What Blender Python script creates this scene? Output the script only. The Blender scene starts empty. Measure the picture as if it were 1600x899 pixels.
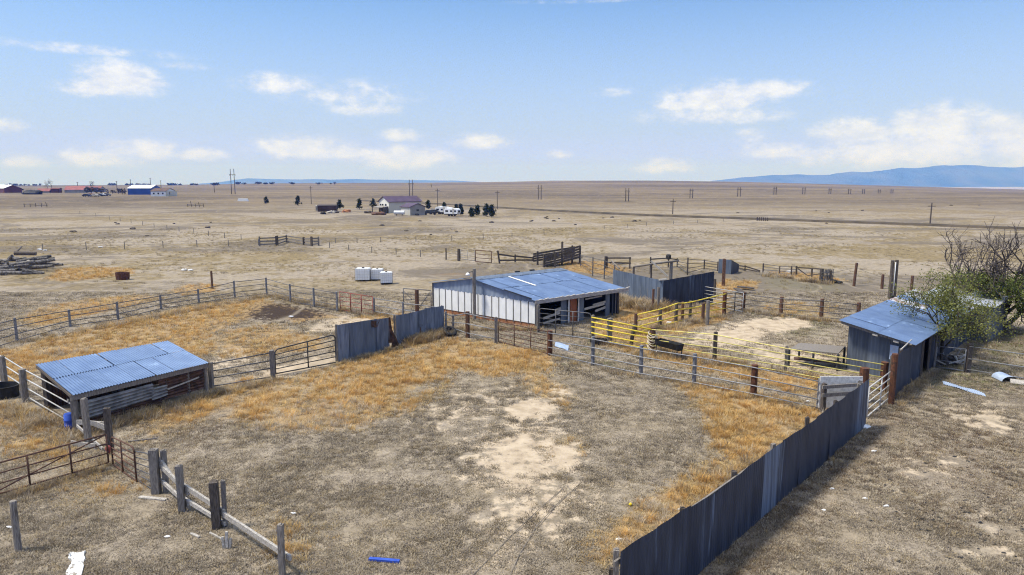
# Old cattle corrals, sheds and fences on a dry high plain, seen from about ten metres up.
import bpy, math, random
import numpy as np
from mathutils import Vector

random.seed(7)
rng = np.random.default_rng(7)
SC = bpy.context.scene
COL = SC.collection
HAZE_D = 1.5e-4
SKY_SAT, SKY_VAL = 1.22, .60
SKY_PALE = (1.76, 2.02, 3.02)
SKY_LOW = (2.05, 2.40, 6.6)
CLOUD_LO, CLOUD_HI = (2.4, 2.6, 3.2), (3.4, 3.45, 3.6)
SUN_E, EXPO = 2.5, 1.0
R = math.radians

# ------------------------------------------------------------------ survey: camera and terrain
F, H = 1067.0, 10.0
TH = math.atan(164.5 / F)
CT, ST = math.cos(TH), math.sin(TH)
_ka = [-0.80, -0.75, -0.47, -0.37, -0.10, 0.0, 0.06, 0.19, 0.25, 0.35, 0.50, 0.60, 0.75, 0.85]
_kp = [289.5, 289.5, 289.0, 287.0, 285.5, 284.2, 282.8, 282.4, 283.0, 284.8, 289.0, 292.0, 296.0, 298.0]
_kz = [H - (p - 285.0) / F * 2150.0 for p in _kp]

def sstep(a, b, x):
    t = np.clip((x - a) / (b - a), 0, 1)
    return t * t * (3 - 2 * t)

def Z(x, y):
    """Height of the ground: flat yard, rolling prairie, a long crest two kilometres off, then a lower basin."""
    x = np.asarray(x, float); y = np.asarray(y, float)
    d = np.hypot(x, y)
    a = x / np.maximum(np.abs(y), 1.0)
    A = np.interp(a, _ka, _kz)
    base = sstep(450, 2200, d) * A
    und = (np.sin(x * 0.021 + 1.3 + np.sin(y * 0.013)) * np.sin(y * 0.017 + 0.4) * 0.5
           + np.sin(x * 0.0061 - y * 0.0093 + 2.0) * 0.6) * sstep(110, 500, d) * (1 - 0.6 * sstep(1700, 2300, d))
    far = sstep(2350, 7000, d)
    return (base + und) * (1 - far) + far * -82.0

_ts = np.geomspace(8.0, 40000.0, 5000)

def ray(px, py):
    a = (px - 800.0) / F; b = -(py - 449.5) / F
    return a, CT + b * ST, -ST + b * CT

def g(px, py):
    """Ground point seen in the direction (px, py) of the survey photograph."""
    dx, dy, dz = ray(px, py)
    zz = H + dz * _ts - Z(dx * _ts, dy * _ts)
    i = int(np.argmax(zz < 0))
    if zz[i] >= 0:
        i = len(_ts) - 1
    lo, hi = _ts[max(i - 1, 0)], _ts[i]
    for _ in range(40):
        m = (lo + hi) / 2
        if H + dz * m - float(Z(dx * m, dy * m)) < 0: hi = m
        else: lo = m
    return Vector((dx * lo, dy * lo, float(Z(dx * lo, dy * lo))))

def gz(px, py, z):
    dx, dy, dz = ray(px, py)
    t = (z - H) / dz
    return Vector((dx * t, dy * t, z))

def ztop(y, py):
    v = (py - 449.5) / F
    return H - y * (v * CT + ST) / (CT - v * ST)

def at_dist(px, py, dist):
    dx, dy, dz = ray(px, py)
    t = dist / dy
    return Vector((dx * t, dy * t, H + dz * t))

def col_x(px, A, B):
    """Parameter along segment A-B (ground) that stands in photo column px."""
    k = (px - 800.0) / F
    f = lambda P: P.x - k * (P.y * CT - (P.z - H) * ST)
    fa, fb = f(A), f(B)
    return fa / (fa - fb)

# ------------------------------------------------------------------ mesh builder
class MB:
    def __init__(s): s.v = []; s.f = []
    def add(s, v, f):
        o = len(s.v); s.v.extend([tuple(p) for p in v]); s.f.extend([tuple(i + o for i in q) for q in f]); return s
    def box(s, c, size, rz=0.0, taper=1.0):
        cx, cy, cz = c; sx, sy, sz = size[0] / 2, size[1] / 2, size[2] / 2
        co, si = math.cos(rz), math.sin(rz); v = []
        for z, k in ((-sz, 1.0), (sz, taper)):
            for x, y in ((-sx, -sy), (sx, -sy), (sx, sy), (-sx, sy)):
                x *= k; y *= k
                v.append((cx + x * co - y * si, cy + x * si + y * co, cz + z))
        return s.add(v, [(3, 2, 1, 0), (4, 5, 6, 7), (0, 1, 5, 4), (1, 2, 6, 5), (2, 3, 7, 6), (3, 0, 4, 7)])
    def bar(s, p, q, w, h, up=(0, 0, 1)):
        """Rectangular timber from p to q, w wide sideways and h deep."""
        p, q = Vector(p), Vector(q); d = (q - p).normalized(); up = Vector(up)
        if abs(d.dot(up)) > 0.98: up = Vector((0, 1, 0))
        a = d.cross(up).normalized() * (w / 2); b = a.cross(d).normalized() * (h / 2)
        v = [p - a - b, p + a - b, p + a + b, p - a + b, q - a - b, q + a - b, q + a + b, q - a + b]
        return s.add(v, [(0, 1, 2, 3), (7, 6, 5, 4), (0, 4, 5, 1), (1, 5, 6, 2), (2, 6, 7, 3), (3, 7, 4, 0)])
    def tube(s, pts, r, n=6, caps=True, r1=None):
        pts = [Vector(p) for p in pts]; m = len(pts); v = []
        up = Vector((0.13, 0.27, 1)).normalized()
        for i, p in enumerate(pts):
            d = (pts[min(i + 1, m - 1)] - pts[max(i - 1, 0)]).normalized()
            if abs(d.dot(up)) > 0.97: up = Vector((1, 0.2, 0)).normalized()
            a = d.cross(up).normalized(); b = a.cross(d)
            rr = r if r1 is None else r + (r1 - r) * i / max(m - 1, 1)
            for k in range(n):
                t = 2 * math.pi * k / n
                v.append(p + a * (math.cos(t) * rr) + b * (math.sin(t) * rr))
        f = [(i * n + k, i * n + (k + 1) % n, (i + 1) * n + (k + 1) % n, (i + 1) * n + k) for i in range(m - 1) for k in range(n)]
        if caps: f += [tuple(range(n - 1, -1, -1)), tuple((m - 1) * n + k for k in range(n))]
        return s.add(v, f)
    def lathe(s, c, prof, n=16, sx=1.0, sy=1.0):
        v = []; f = []; cx, cy, cz = c
        for r, z in prof:
            for k in range(n):
                t = 2 * math.pi * k / n; v.append((cx + r * math.cos(t) * sx, cy + r * math.sin(t) * sy, cz + z))
        for i in range(len(prof) - 1):
            for k in range(n):
                f.append((i * n + k, i * n + (k + 1) % n, (i + 1) * n + (k + 1) % n, (i + 1) * n + k))
        f.append(tuple(range(n - 1, -1, -1))); f.append(tuple((len(prof) - 1) * n + k for k in range(n)))
        return s.add(v, f)
    def sheet(s, p00, p10, p11, p01, pitch=0.1, amp=0.01, ny=2, wob=0.0, seg=6, sag=0.0):
        """Corrugated sheet; ribs run from the 0-edge (p00-p10) to the 1-edge (p01-p11)."""
        p00, p10, p11, p01 = map(Vector, (p00, p10, p11, p01))
        L = max((p10 - p00).length, (p11 - p01).length)
        nx = max(2, int(L / pitch * seg)); nrm = (p10 - p00).cross(p01 - p00).normalized()
        ph = random.random() * 6; v = []
        for j in range(ny):
            t = j / (ny - 1)
            for i in range(nx + 1):
                u = i / nx
                p = (p00 * (1 - u) + p10 * u) * (1 - t) + (p01 * (1 - u) + p11 * u) * t
                o = amp * math.sin(2 * math.pi * u * L / pitch + ph)
                o += wob * (math.sin(u * L * 2.3 + ph) * math.cos(t * 3.1 + ph) + 0.6 * math.sin(u * L * 5.1 + t * 2 + ph))
                p = p + nrm * o
                p.z -= sag * math.sin(math.pi * t)
                v.append(p)
        f = [(j * (nx + 1) + i, j * (nx + 1) + i + 1, (j + 1) * (nx + 1) + i + 1, (j + 1) * (nx + 1) + i) for j in range(ny - 1) for i in range(nx)]
        return s.add(v, f)
    def quad(s, a, b, c, d): return s.add([a, b, c, d], [(0, 1, 2, 3)])
    def lump(s, c, rx, ry, rz, n=10, rough=0.2):
        m = 6; v = []; f = []
        for i in range(1, m):
            ph = math.pi * i / m
            for k in range(n):
                t = 2 * math.pi * k / n; q = 1 + random.uniform(-rough, rough)
                v.append((c[0] + rx * math.sin(ph) * math.cos(t) * q, c[1] + ry * math.sin(ph) * math.sin(t) * q, c[2] + rz * math.cos(ph) * q))
        for i in range(m - 2):
            for k in range(n): f.append((i * n + k, (i + 1) * n + k, (i + 1) * n + (k + 1) % n, i * n + (k + 1) % n))
        f.append(tuple(range(n))); f.append(tuple((m - 2) * n + k for k in range(n - 1, -1, -1)))
        return s.add(v, f)
    def build(s, name, mat, parent=None, smooth=False, origin=None):
        if parent is not None: o = world_loc(parent)
        elif origin is not None: o = Vector(origin)
        else:
            n = len(s.v); o = Vector((sum(p[0] for p in s.v) / n, sum(p[1] for p in s.v) / n, min(p[2] for p in s.v)))
        me = bpy.data.meshes.new(name)
        me.from_pydata([(p[0] - o.x, p[1] - o.y, p[2] - o.z) for p in s.v], [], s.f)
        if smooth: me.polygons.foreach_set('use_smooth', [True] * len(me.polygons))
        me.materials.append(mat); me.update()
        ob = bpy.data.objects.new(name, me); COL.objects.link(ob)
        if parent is not None: ob.parent = parent
        else: ob.location = o
        return ob

def world_loc(o):
    l = Vector(o.location)
    while o.parent is not None:
        o = o.parent; l = l + Vector(o.location)
    return l

def tag(o, label=None, cat=None, group=None, kind='thing'):
    if label: o['label'] = label
    if cat: o['category'] = cat
    if group: o['group'] = group
    if kind: o['kind'] = kind
    return o

def thing(name, loc, label, cat, group=None):
    o = bpy.data.objects.new(name, None); COL.objects.link(o); o.location = loc; o.empty_display_size = 0.3
    return tag(o, label, cat, group)

def dup(o, loc, rz=None, label=None, group=None, scale=None):
    def rec(s, par):
        c = s.copy(); COL.objects.link(c); c.parent = par
        for ch in list(s.children): rec(ch, c)
        return c
    c = rec(o, None); c.location = loc
    if rz is not None: c.rotation_euler = (0, 0, rz)
    if scale is not None: c.scale = scale
    if label: c['label'] = label
    if group: c['group'] = group
    return c
# ------------------------------------------------------------------ materials
class NT:
    def __init__(s, tree): s.t = tree; s.t.nodes.clear()
    def n(s, typ, **k):
        nd = s.t.nodes.new(typ)
        for a, v in k.items():
            if a.startswith('i_'):
                key = a[2:]; key = int(key) if key.isdigit() else key.replace('_', ' ')
                s.set(nd.inputs[key], v)
            else: setattr(nd, a, v)
        return nd
    def set(s, sock, v):
        if isinstance(v, bpy.types.NodeSocket): s.t.links.new(v, sock)
        elif isinstance(v, bpy.types.Node): s.t.links.new(v.outputs[0], sock)
        elif isinstance(v, (tuple, list)) and len(v) == 3 and sock.type == 'RGBA': sock.default_value = (*v, 1)
        else: sock.default_value = v
    def m(s, op, a, b=None, c=None, clamp=False):
        nd = s.t.nodes.new('ShaderNodeMath'); nd.operation = op; nd.use_clamp = clamp
        s.set(nd.inputs[0], a)
        if b is not None: s.set(nd.inputs[1], b)
        if c is not None: s.set(nd.inputs[2], c)
        return nd.outputs[0]
    def mix(s, fac, a, b, blend='MIX'):
        nd = s.t.nodes.new('ShaderNodeMix'); nd.data_type = 'RGBA'; nd.blend_type = blend
        s.set(nd.inputs[0], fac); s.set(nd.inputs[6], a); s.set(nd.inputs[7], b)
        return nd.outputs[2]
    def ss(s, x, lo, hi, a=0.0, b=1.0):
        nd = s.t.nodes.new('ShaderNodeMapRange'); nd.interpolation_type = 'SMOOTHSTEP'
        s.set(nd.inputs[0], x); s.set(nd.inputs[1], lo); s.set(nd.inputs[2], hi); s.set(nd.inputs[3], a); s.set(nd.inputs[4], b)
        return nd.outputs[0]
    def noise(s, vec, scale, detail=4, rough=0.55, dist=0.0):
        nd = s.n('ShaderNodeTexNoise'); s.set(nd.inputs['Vector'], vec)
        nd.inputs['Scale'].default_value = scale; nd.inputs['Detail'].default_value = detail
        nd.inputs['Roughness'].default_value = rough; nd.inputs['Distortion'].default_value = dist
        return nd.outputs[0]
    def map(s, vec, sc=(1, 1, 1), loc=(0, 0, 0), rot=(0, 0, 0)):
        nd = s.n('ShaderNodeMapping'); s.set(nd.inputs[0], vec)
        nd.inputs['Scale'].default_value = sc; nd.inputs['Location'].default_value = loc; nd.inputs['Rotation'].default_value = rot
        return nd.outputs[0]
    def bump(s, h, strength=0.5, dist=0.02, normal=None):
        nd = s.n('ShaderNodeBump'); s.set(nd.inputs['Height'], h)
        nd.inputs['Strength'].default_value = strength; nd.inputs['Distance'].default_value = dist
        if normal is not None: s.set(nd.inputs['Normal'], normal)
        return nd.outputs[0]

def newmat(name):
    m = bpy.data.materials.new(name); m.use_nodes = True
    nt = NT(m.node_tree); out = nt.n('ShaderNodeOutputMaterial'); b = nt.n('ShaderNodeBsdfPrincipled')
    nt.t.links.new(b.outputs[0], out.inputs[0])
    return m, nt, b

def surf(name, c1, c2, scale=6.0, stretch=(1, 1, 1), rough=0.8, metal=0.0, bump=0.3, bdist=0.01, rand=0.25,
         c3=None, c3_lo=0.6, c3_hi=0.75, c3_scale=2.5, c3_stretch=(1, 1, 1), spec=0.3, detail=6):
    """Weathered surface: two tones by noise, a third (rust, stain, bare patch) by a coarser noise, each object a little different."""
    m, nt, b = newmat(name)
    tc = nt.n('ShaderNodeTexCoord').outputs['Object']; rnd = nt.n('ShaderNodeObjectInfo').outputs['Random']
    off = nt.n('ShaderNodeVectorMath', operation='ADD'); nt.set(off.inputs[0], tc)
    cmb = nt.n('ShaderNodeCombineXYZ'); nt.set(cmb.inputs[0], nt.m('MULTIPLY', rnd, 37.0)); nt.set(cmb.inputs[1], nt.m('MULTIPLY', rnd, 91.0))
    nt.set(off.inputs[1], cmb); v = off.outputs[0]
    n1 = nt.noise(nt.map(v, stretch), scale, detail)
    col = nt.mix(nt.ss(n1, 0.3, 0.7), c1, c2)
    if c3 is not None:
        n2 = nt.noise(nt.map(v, c3_stretch, (3, 5, 1)), c3_scale, 6, 0.65)
        fac = nt.ss(nt.m('ADD', n2, nt.m('MULTIPLY', nt.m('SUBTRACT', rnd, 0.5), 0.12)), c3_lo, c3_hi)
        col = nt.mix(fac, col, c3)
        if metal > 0:
            nt.set(b.inputs['Metallic'], nt.m('MULTIPLY', nt.m('SUBTRACT', 1.0, fac), metal))
            nt.set(b.inputs['Roughness'], nt.m('ADD', rough, nt.m('MULTIPLY', fac, 0.9 - rough)))
    hsv = nt.n('ShaderNodeHueSaturation'); nt.set(hsv.inputs['Color'], col)
    nt.set(hsv.inputs['Value'], nt.m('ADD', 1.0 - rand / 2, nt.m('MULTIPLY', rnd, rand)))
    nt.set(b.inputs['Base Color'], hsv.outputs[0])
    if not (c3 is not None and metal > 0):
        b.inputs['Metallic'].default_value = metal; b.inputs['Roughness'].default_value = rough
    b.inputs['Specular IOR Level'].default_value = spec
    if bump: nt.set(b.inputs['Normal'], nt.bump(n1, bump, bdist))
    return m

M = {}
vert = (6, 6, 0.6)
M['wood_grey'] = surf('weathered_wood', (.105, .09, .078), (.28, .25, .22), 9, vert, c3=(.09, .075, .065), c3_lo=.58, c3_hi=.72, c3_scale=5, c3_stretch=(3, 3, .4))
M['wood_dark'] = surf('dark_old_wood', (.035, .028, .024), (.13, .105, .085), 8, vert, c3=(.20, .17, .145), c3_lo=.62, c3_hi=.75, c3_scale=5, c3_stretch=(3, 3, .5))
M['wood_pale'] = surf('pale_plank_wood', (.24, .22, .195), (.48, .445, .40), 9, (2, 2, 2), c3=(.2, .17, .15), c3_lo=.62, c3_hi=.74, c3_scale=4)
M['wood_brown'] = surf('brown_post_wood', (.06, .03, .018), (.17, .09, .055), 8, vert, c3=(.28, .2, .15), c3_lo=.66, c3_hi=.78, c3_scale=5)
M['log'] = surf('bleached_log_wood', (.05, .044, .04), (.24, .22, .20), 5, (1, 1, 1), rand=.7, c3=(.05, .042, .038), c3_lo=.57, c3_hi=.7, c3_scale=3)
M['rust_post'] = surf('rusty_steel', (.06, .026, .015), (.14, .058, .028), 7, (1, 1, .6), rough=.85, c3=(.05, .028, .02), c3_lo=.55, c3_hi=.7, c3_scale=4)
M['rust_gate'] = surf('rusty_brown_paint', (.06, .032, .022), (.14, .07, .045), 9, rough=.75, c3=(.2, .10, .06), c3_lo=.62, c3_hi=.75)
M['red_gate'] = surf('faded_red_paint', (.20, .045, .035), (.33, .10, .075), 7, rough=.65, c3=(.13, .05, .03), c3_lo=.6, c3_hi=.75)
M['pipe'] = surf('galvanised_pipe', (.17, .17, .18), (.29, .295, .31), 8, rough=.55, metal=.3, c3=(.26, .16, .11), c3_lo=.68, c3_hi=.8)
M['pipe_dark'] = surf('dull_grey_pipe', (.075, .075, .08), (.14, .138, .145), 8, rough=.55, metal=.3, c3=(.13, .08, .06), c3_lo=.6, c3_hi=.75)
M['pipe_post'] = surf('grey_steel_post', (.13, .13, .14), (.25, .25, .265), 6, (2, 2, 1), rough=.6, metal=.25, c3=(.15, .11, .09), c3_lo=.6, c3_hi=.75)
M['black_pipe'] = surf('black_paint_tube', (.02, .021, .023), (.05, .05, .052), 8, rough=.5)
M['white_pipe'] = surf('white_paint_tube', (.36, .35, .33), (.52, .51, .49), 8, rough=.5, c3=(.35, .25, .18), c3_lo=.68, c3_hi=.8)
M['yellow'] = surf('faded_yellow_paint', (.62, .45, .025), (.74, .60, .08), 6, rough=.65, rand=.35, c3=(.34, .22, .10), c3_lo=.56, c3_hi=.70, c3_scale=3)
M['wire'] = surf('dull_wire', (.10, .095, .09), (.2, .19, .18), 5, rough=.6, bump=0)
M['roof'] = surf('galvanised_sky_tinted_roof', (.108, .17, .305), (.15, .225, .375), 1.2, (1, 1, 1), rough=.42, metal=.45, bump=.15, bdist=.006, rand=.10, c3=(.30, .42, .62), c3_lo=.60, c3_hi=.85, c3_scale=1.4, spec=.5)  # reflected sky blue is put into the galvanised base colour
M['roof_rust'] = surf('rusted_roof_sheet', (.34, .38, .45), (.44, .47, .53), 1.5, (1, 1, 1), rough=.6, metal=.35, bump=.2, c3=(.22, .14, .10), c3_lo=.46, c3_hi=.66, c3_scale=1.5, c3_stretch=(3, .6, 1))
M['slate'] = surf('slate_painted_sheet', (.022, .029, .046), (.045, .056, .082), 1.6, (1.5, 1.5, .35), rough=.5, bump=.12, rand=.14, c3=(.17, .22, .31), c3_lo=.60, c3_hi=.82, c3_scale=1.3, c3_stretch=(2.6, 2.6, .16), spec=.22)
M['slate_lit'] = surf('grey_blue_lit_slate', (.09, .115, .16), (.15, .185, .245), 1.6, (2, 2, .4), rough=.55, metal=.15, bump=.15, rand=.3, c3=(.055, .06, .075), c3_lo=.58, c3_hi=.75, c3_scale=1.8, c3_stretch=(2, 2, .3))  # lighter slate; on pen and bin it carries a painted lit tone
M['oldsheet'] = surf('weathered_grey_sheet', (.10, .125, .175), (.20, .235, .30), 2.2, (2.5, 2.5, .4), rough=.6, metal=.2, bump=.2, rand=.45, c3=(.13, .055, .03), c3_lo=.66, c3_hi=.74, c3_scale=1.7, c3_stretch=(1, 1, .6))
M['rustsheet'] = surf('rust_eaten_sheet', (.055, .03, .021), (.12, .062, .04), 4, rough=.9, bump=.3, c3=(.03, .02, .016), c3_lo=.5, c3_hi=.7)
M['skirt'] = surf('rust_stained_board', (.26, .10, .045), (.42, .20, .10), 3, (1, 1, 2), rough=.9)
M['whitepanel'] = surf('white_wall_panel', (.70, .70, .69), (.80, .80, .79), 2, (1, 1, .6), rough=.6, bump=.05, rand=.06, c3=(.62, .46, .34), c3_lo=.66, c3_hi=.95, c3_scale=1.2, c3_stretch=(1, 1, .7))
M['batten'] = surf('dark_batten', (.10, .095, .09), (.2, .19, .18), 6, vert)
M['door'] = surf('orange_brown_door', (.24, .07, .03), (.34, .12, .055), 4, vert, rough=.7)
M['whitewood'] = surf('white_painted_trim', (.5, .49, .47), (.7, .69, .67), 6, vert, c3=(.3, .26, .22), c3_lo=.6, c3_hi=.75)
M['fascia'] = surf('weathered_fascia', (.22, .20, .19), (.42, .39, .37), 4, (1, 1, 4), c3=(.56, .52, .47), c3_lo=.58, c3_hi=.72, c3_scale=3)
M['dark'] = surf('dark_rubber', (.012, .012, .013), (.03, .029, .028), 6, rough=.7, bump=.3)
M['blueplastic'] = surf('blue_plastic', (.025, .06, .36), (.05, .12, .50), 3, rough=.45, bump=.05, c3=(.22, .24, .30), c3_lo=.6, c3_hi=.74)
M['bluesheet'] = surf('pale_blue_sheet', (.33, .42, .60), (.48, .57, .72), 2, rough=.5, metal=.3, c3=(.5, .48, .46), c3_lo=.6, c3_hi=.8)
M['tote'] = surf('white_translucent_plastic', (.72, .73, .73), (.80, .80, .80), 2, rough=.45, bump=.03, rand=.04)
M['white'] = surf('chalk_white', (.66, .66, .66), (.80, .80, .80), 5, rough=.7, c3=(.5, .47, .42), c3_lo=.6, c3_hi=.8)
M['rope'] = surf('frayed_rope', (.42, .36, .27), (.62, .55, .43), 30, rough=.95)
M['concrete'] = surf('pale_crazed_board', (.55, .53, .50), (.76, .74, .70), 9, (1, 1, 1), rough=.9, bump=.3, c3=(.24, .22, .2), c3_lo=.57, c3_hi=.66, c3_scale=11)
M['beige'] = surf('beige_wall_sheet', (.44, .42, .37), (.52, .50, .44), .3, (1, 1, .3), rough=.6, bump=0, rand=.08)
M['plumroof'] = surf('plum_brown_roof', (.065, .04, .07), (.09, .06, .095), .5, rough=.6, bump=0, rand=.05)
M['glass'] = surf('dark_window_glass', (.02, .025, .03), (.04, .045, .055), .5, rough=.15, bump=0)
M['redroof'] = surf('faded_red_roof', (.20, .065, .055), (.27, .10, .085), .3, rough=.7, bump=0)
M['redwall'] = surf('barn_red_wall', (.10, .032, .024), (.15, .05, .038), .4, rough=.8, bump=0)
M['greywall'] = surf('grey_wood_wall', (.22, .20, .185), (.32, .30, .28), .4, rough=.85, bump=0)
M['bluewall'] = surf('royal_blue_wall', (.03, .07, .25), (.04, .09, .30), .3, rough=.55, bump=0, rand=.05)
M['brownroof'] = surf('brown_shingle_roof', (.10, .06, .045), (.15, .10, .075), .4, rough=.9, bump=0)
M['carpaint_dark'] = surf('dark_vehicle_paint', (.02, .02, .023), (.04, .04, .045), .5, rough=.3, bump=0, spec=.5)
M['carpaint_red'] = surf('red_vehicle_paint', (.18, .03, .025), (.24, .05, .04), .5, rough=.4, bump=0, spec=.5)
M['bark'] = surf('dark_bark', (.035, .028, .023), (.10, .08, .065), 14, (2, 2, .5), rough=.95)
M['deadwood'] = surf('dead_twig_bark', (.05, .04, .036), (.14, .115, .10), 10, rough=.95, bump=0)
M['stump'] = surf('rusty_drum', (.07, .028, .02), (.14, .06, .04), 6, rough=.9)

def leafmat(name, c1, c2, trans=0.35):
    m, nt, b = newmat(name)
    at = nt.n('ShaderNodeAttribute', attribute_name='tint')
    nt.set(b.inputs['Base Color'], nt.mix(at.outputs['Fac'], c1, c2)); b.inputs['Roughness'].default_value = .6
    b.inputs['Specular IOR Level'].default_value = .2
    tr = nt.n('ShaderNodeBsdfTranslucent'); nt.set(tr.inputs[0], nt.mix(at.outputs['Fac'], c1, c2))
    mx = nt.n('ShaderNodeMixShader'); mx.inputs[0].default_value = trans
    nt.t.links.new(b.outputs[0], mx.inputs[1]); nt.t.links.new(tr.outputs[0], mx.inputs[2])
    out = [n for n in nt.t.nodes if n.type == 'OUTPUT_MATERIAL'][0]; nt.t.links.new(mx.outputs[0], out.inputs[0])
    return m
M['leaf_olive'] = leafmat('olive_spring_leaf', (.085, .10, .025), (.30, .30, .085))
M['leaf_green'] = leafmat('green_leaf', (.04, .058, .014), (.20, .23, .055))
M['needle'] = leafmat('dark_pine_needle', (.012, .022, .012), (.03, .045, .022), .1)
M['farleaf'] = leafmat('far_dark_leaf', (.03, .032, .028), (.06, .06, .05), .1)
M['brush'] = leafmat('brown_brush', (.07, .055, .04), (.14, .11, .08), .1)
M['oldslate'] = surf('faded_slate_sheet', (.06, .073, .098), (.11, .13, .165), 1.6, (1.5, 1.5, .35), rough=.6, bump=.15, rand=.3, c3=(.17, .21, .28), c3_lo=.66, c3_hi=.82, c3_scale=1.3, c3_stretch=(2.2, 2.2, .25), spec=.4)
M['whitebeige'] = surf('pale_gable_wall', (.62, .60, .55), (.70, .68, .62), .3, (1, 1, .3), rough=.6, bump=0, rand=.05)
M['redwall2'] = surf('dark_brown_boards', (.05, .032, .026), (.09, .06, .05), .6, rough=.9, bump=0)
M['mountain'] = surf('forested_mountain_slope', (.022, .027, .026), (.085, .085, .078), .0016, rough=.95, bump=0, rand=0, c3=(.12, .115, .11), c3_lo=.66, c3_hi=.8, c3_scale=.0016)
M['scrapsheet'] = surf('weathered_scrap_sheet', (.13, .128, .13), (.29, .285, .28), 3, rough=.6, metal=.2, c3=(.16, .08, .045), c3_lo=.58, c3_hi=.7, c3_scale=2.5)
M['gableblue'] = surf('blue_grey_gable_sheet', (.17, .215, .30), (.25, .30, .39), 1.6, (2, 2, .4), rough=.55, bump=.15, rand=.1, c3=(.10, .12, .16), c3_lo=.6, c3_hi=.75, c3_scale=1.8, c3_stretch=(2, 2, .3))
M['streaked'] = surf('streaked_slate_sheet', (.06, .08, .115), (.14, .18, .25), 1.6, (3.5, 3.5, .18), rough=.5, bump=.12, rand=.3, c3=(.028, .036, .055), c3_lo=.5, c3_hi=.62, c3_scale=1.5, c3_stretch=(3, 3, .15))
M['yellow_pale'] = surf('pale_yellow_paint', (.50, .42, .10), (.62, .56, .20), 6, rough=.65, rand=.35, c3=(.36, .27, .14), c3_lo=.56, c3_hi=.70, c3_scale=3)
M['flaky'] = surf('flaking_white_board', (.60, .60, .59), (.76, .76, .75), 9, rough=.85, bump=.5, bdist=.03, c3=(.26, .22, .17), c3_lo=.54, c3_hi=.62, c3_scale=6)
M['cage'] = surf('zinc_cage_wire', (.42, .42, .43), (.56, .56, .57), 8, rough=.5, metal=.2, bump=0)
# ------------------------------------------------------------------ ground
def noise2(x, y, seed=0, scale=1.0, oct=4):
    """Value noise for sowing masks and plants."""
    r = np.random.default_rng(seed); T = r.random((256, 256)); out = 0; amp = 1; tot = 0
    x = x / scale + 500.0; y = y / scale + 500.0
    for o in range(oct):
        xi = np.floor(x).astype(int); yi = np.floor(y).astype(int); fx = x - xi; fy = y - yi
        fx = fx * fx * (3 - 2 * fx); fy = fy * fy * (3 - 2 * fy)
        a = T[xi % 256, yi % 256]; b = T[(xi + 1) % 256, yi % 256]; c = T[xi % 256, (yi + 1) % 256]; d = T[(xi + 1) % 256, (yi + 1) % 256]
        out = out + amp * ((a * (1 - fx) + b * fx) * (1 - fy) + (c * (1 - fx) + d * fx) * fy); tot += amp
        amp *= .5; x = x * 2.03 + 17; y = y * 2.03 + 31
    return out / tot

def poly_field(x, y, pts, soft):
    """1 inside the polygon, falling to 0 over `soft` metres outside it (0.5 on the edge)."""
    P = np.array(pts); n = len(P); inside = np.zeros(x.shape, bool); dist = np.full(x.shape, 1e9)
    for i in range(n):
        x0, y0 = P[i]; x1, y1 = P[(i + 1) % n]
        cond = ((y0 > y) != (y1 > y)) & (x < (x1 - x0) * (y - y0) / (y1 - y0 + 1e-12) + x0); inside ^= cond
        dx, dy = x1 - x0, y1 - y0; t = np.clip(((x - x0) * dx + (y - y0) * dy) / (dx * dx + dy * dy + 1e-12), 0, 1)
        dist = np.minimum(dist, np.hypot(x - x0 - t * dx, y - y0 - t * dy))
    sd = np.where(inside, -dist, dist)
    return np.clip(0.5 - sd / (2 * soft), 0, 1)

def gp(*pp): return [tuple(g(px, py)[:2]) for px, py in pp]

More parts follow.
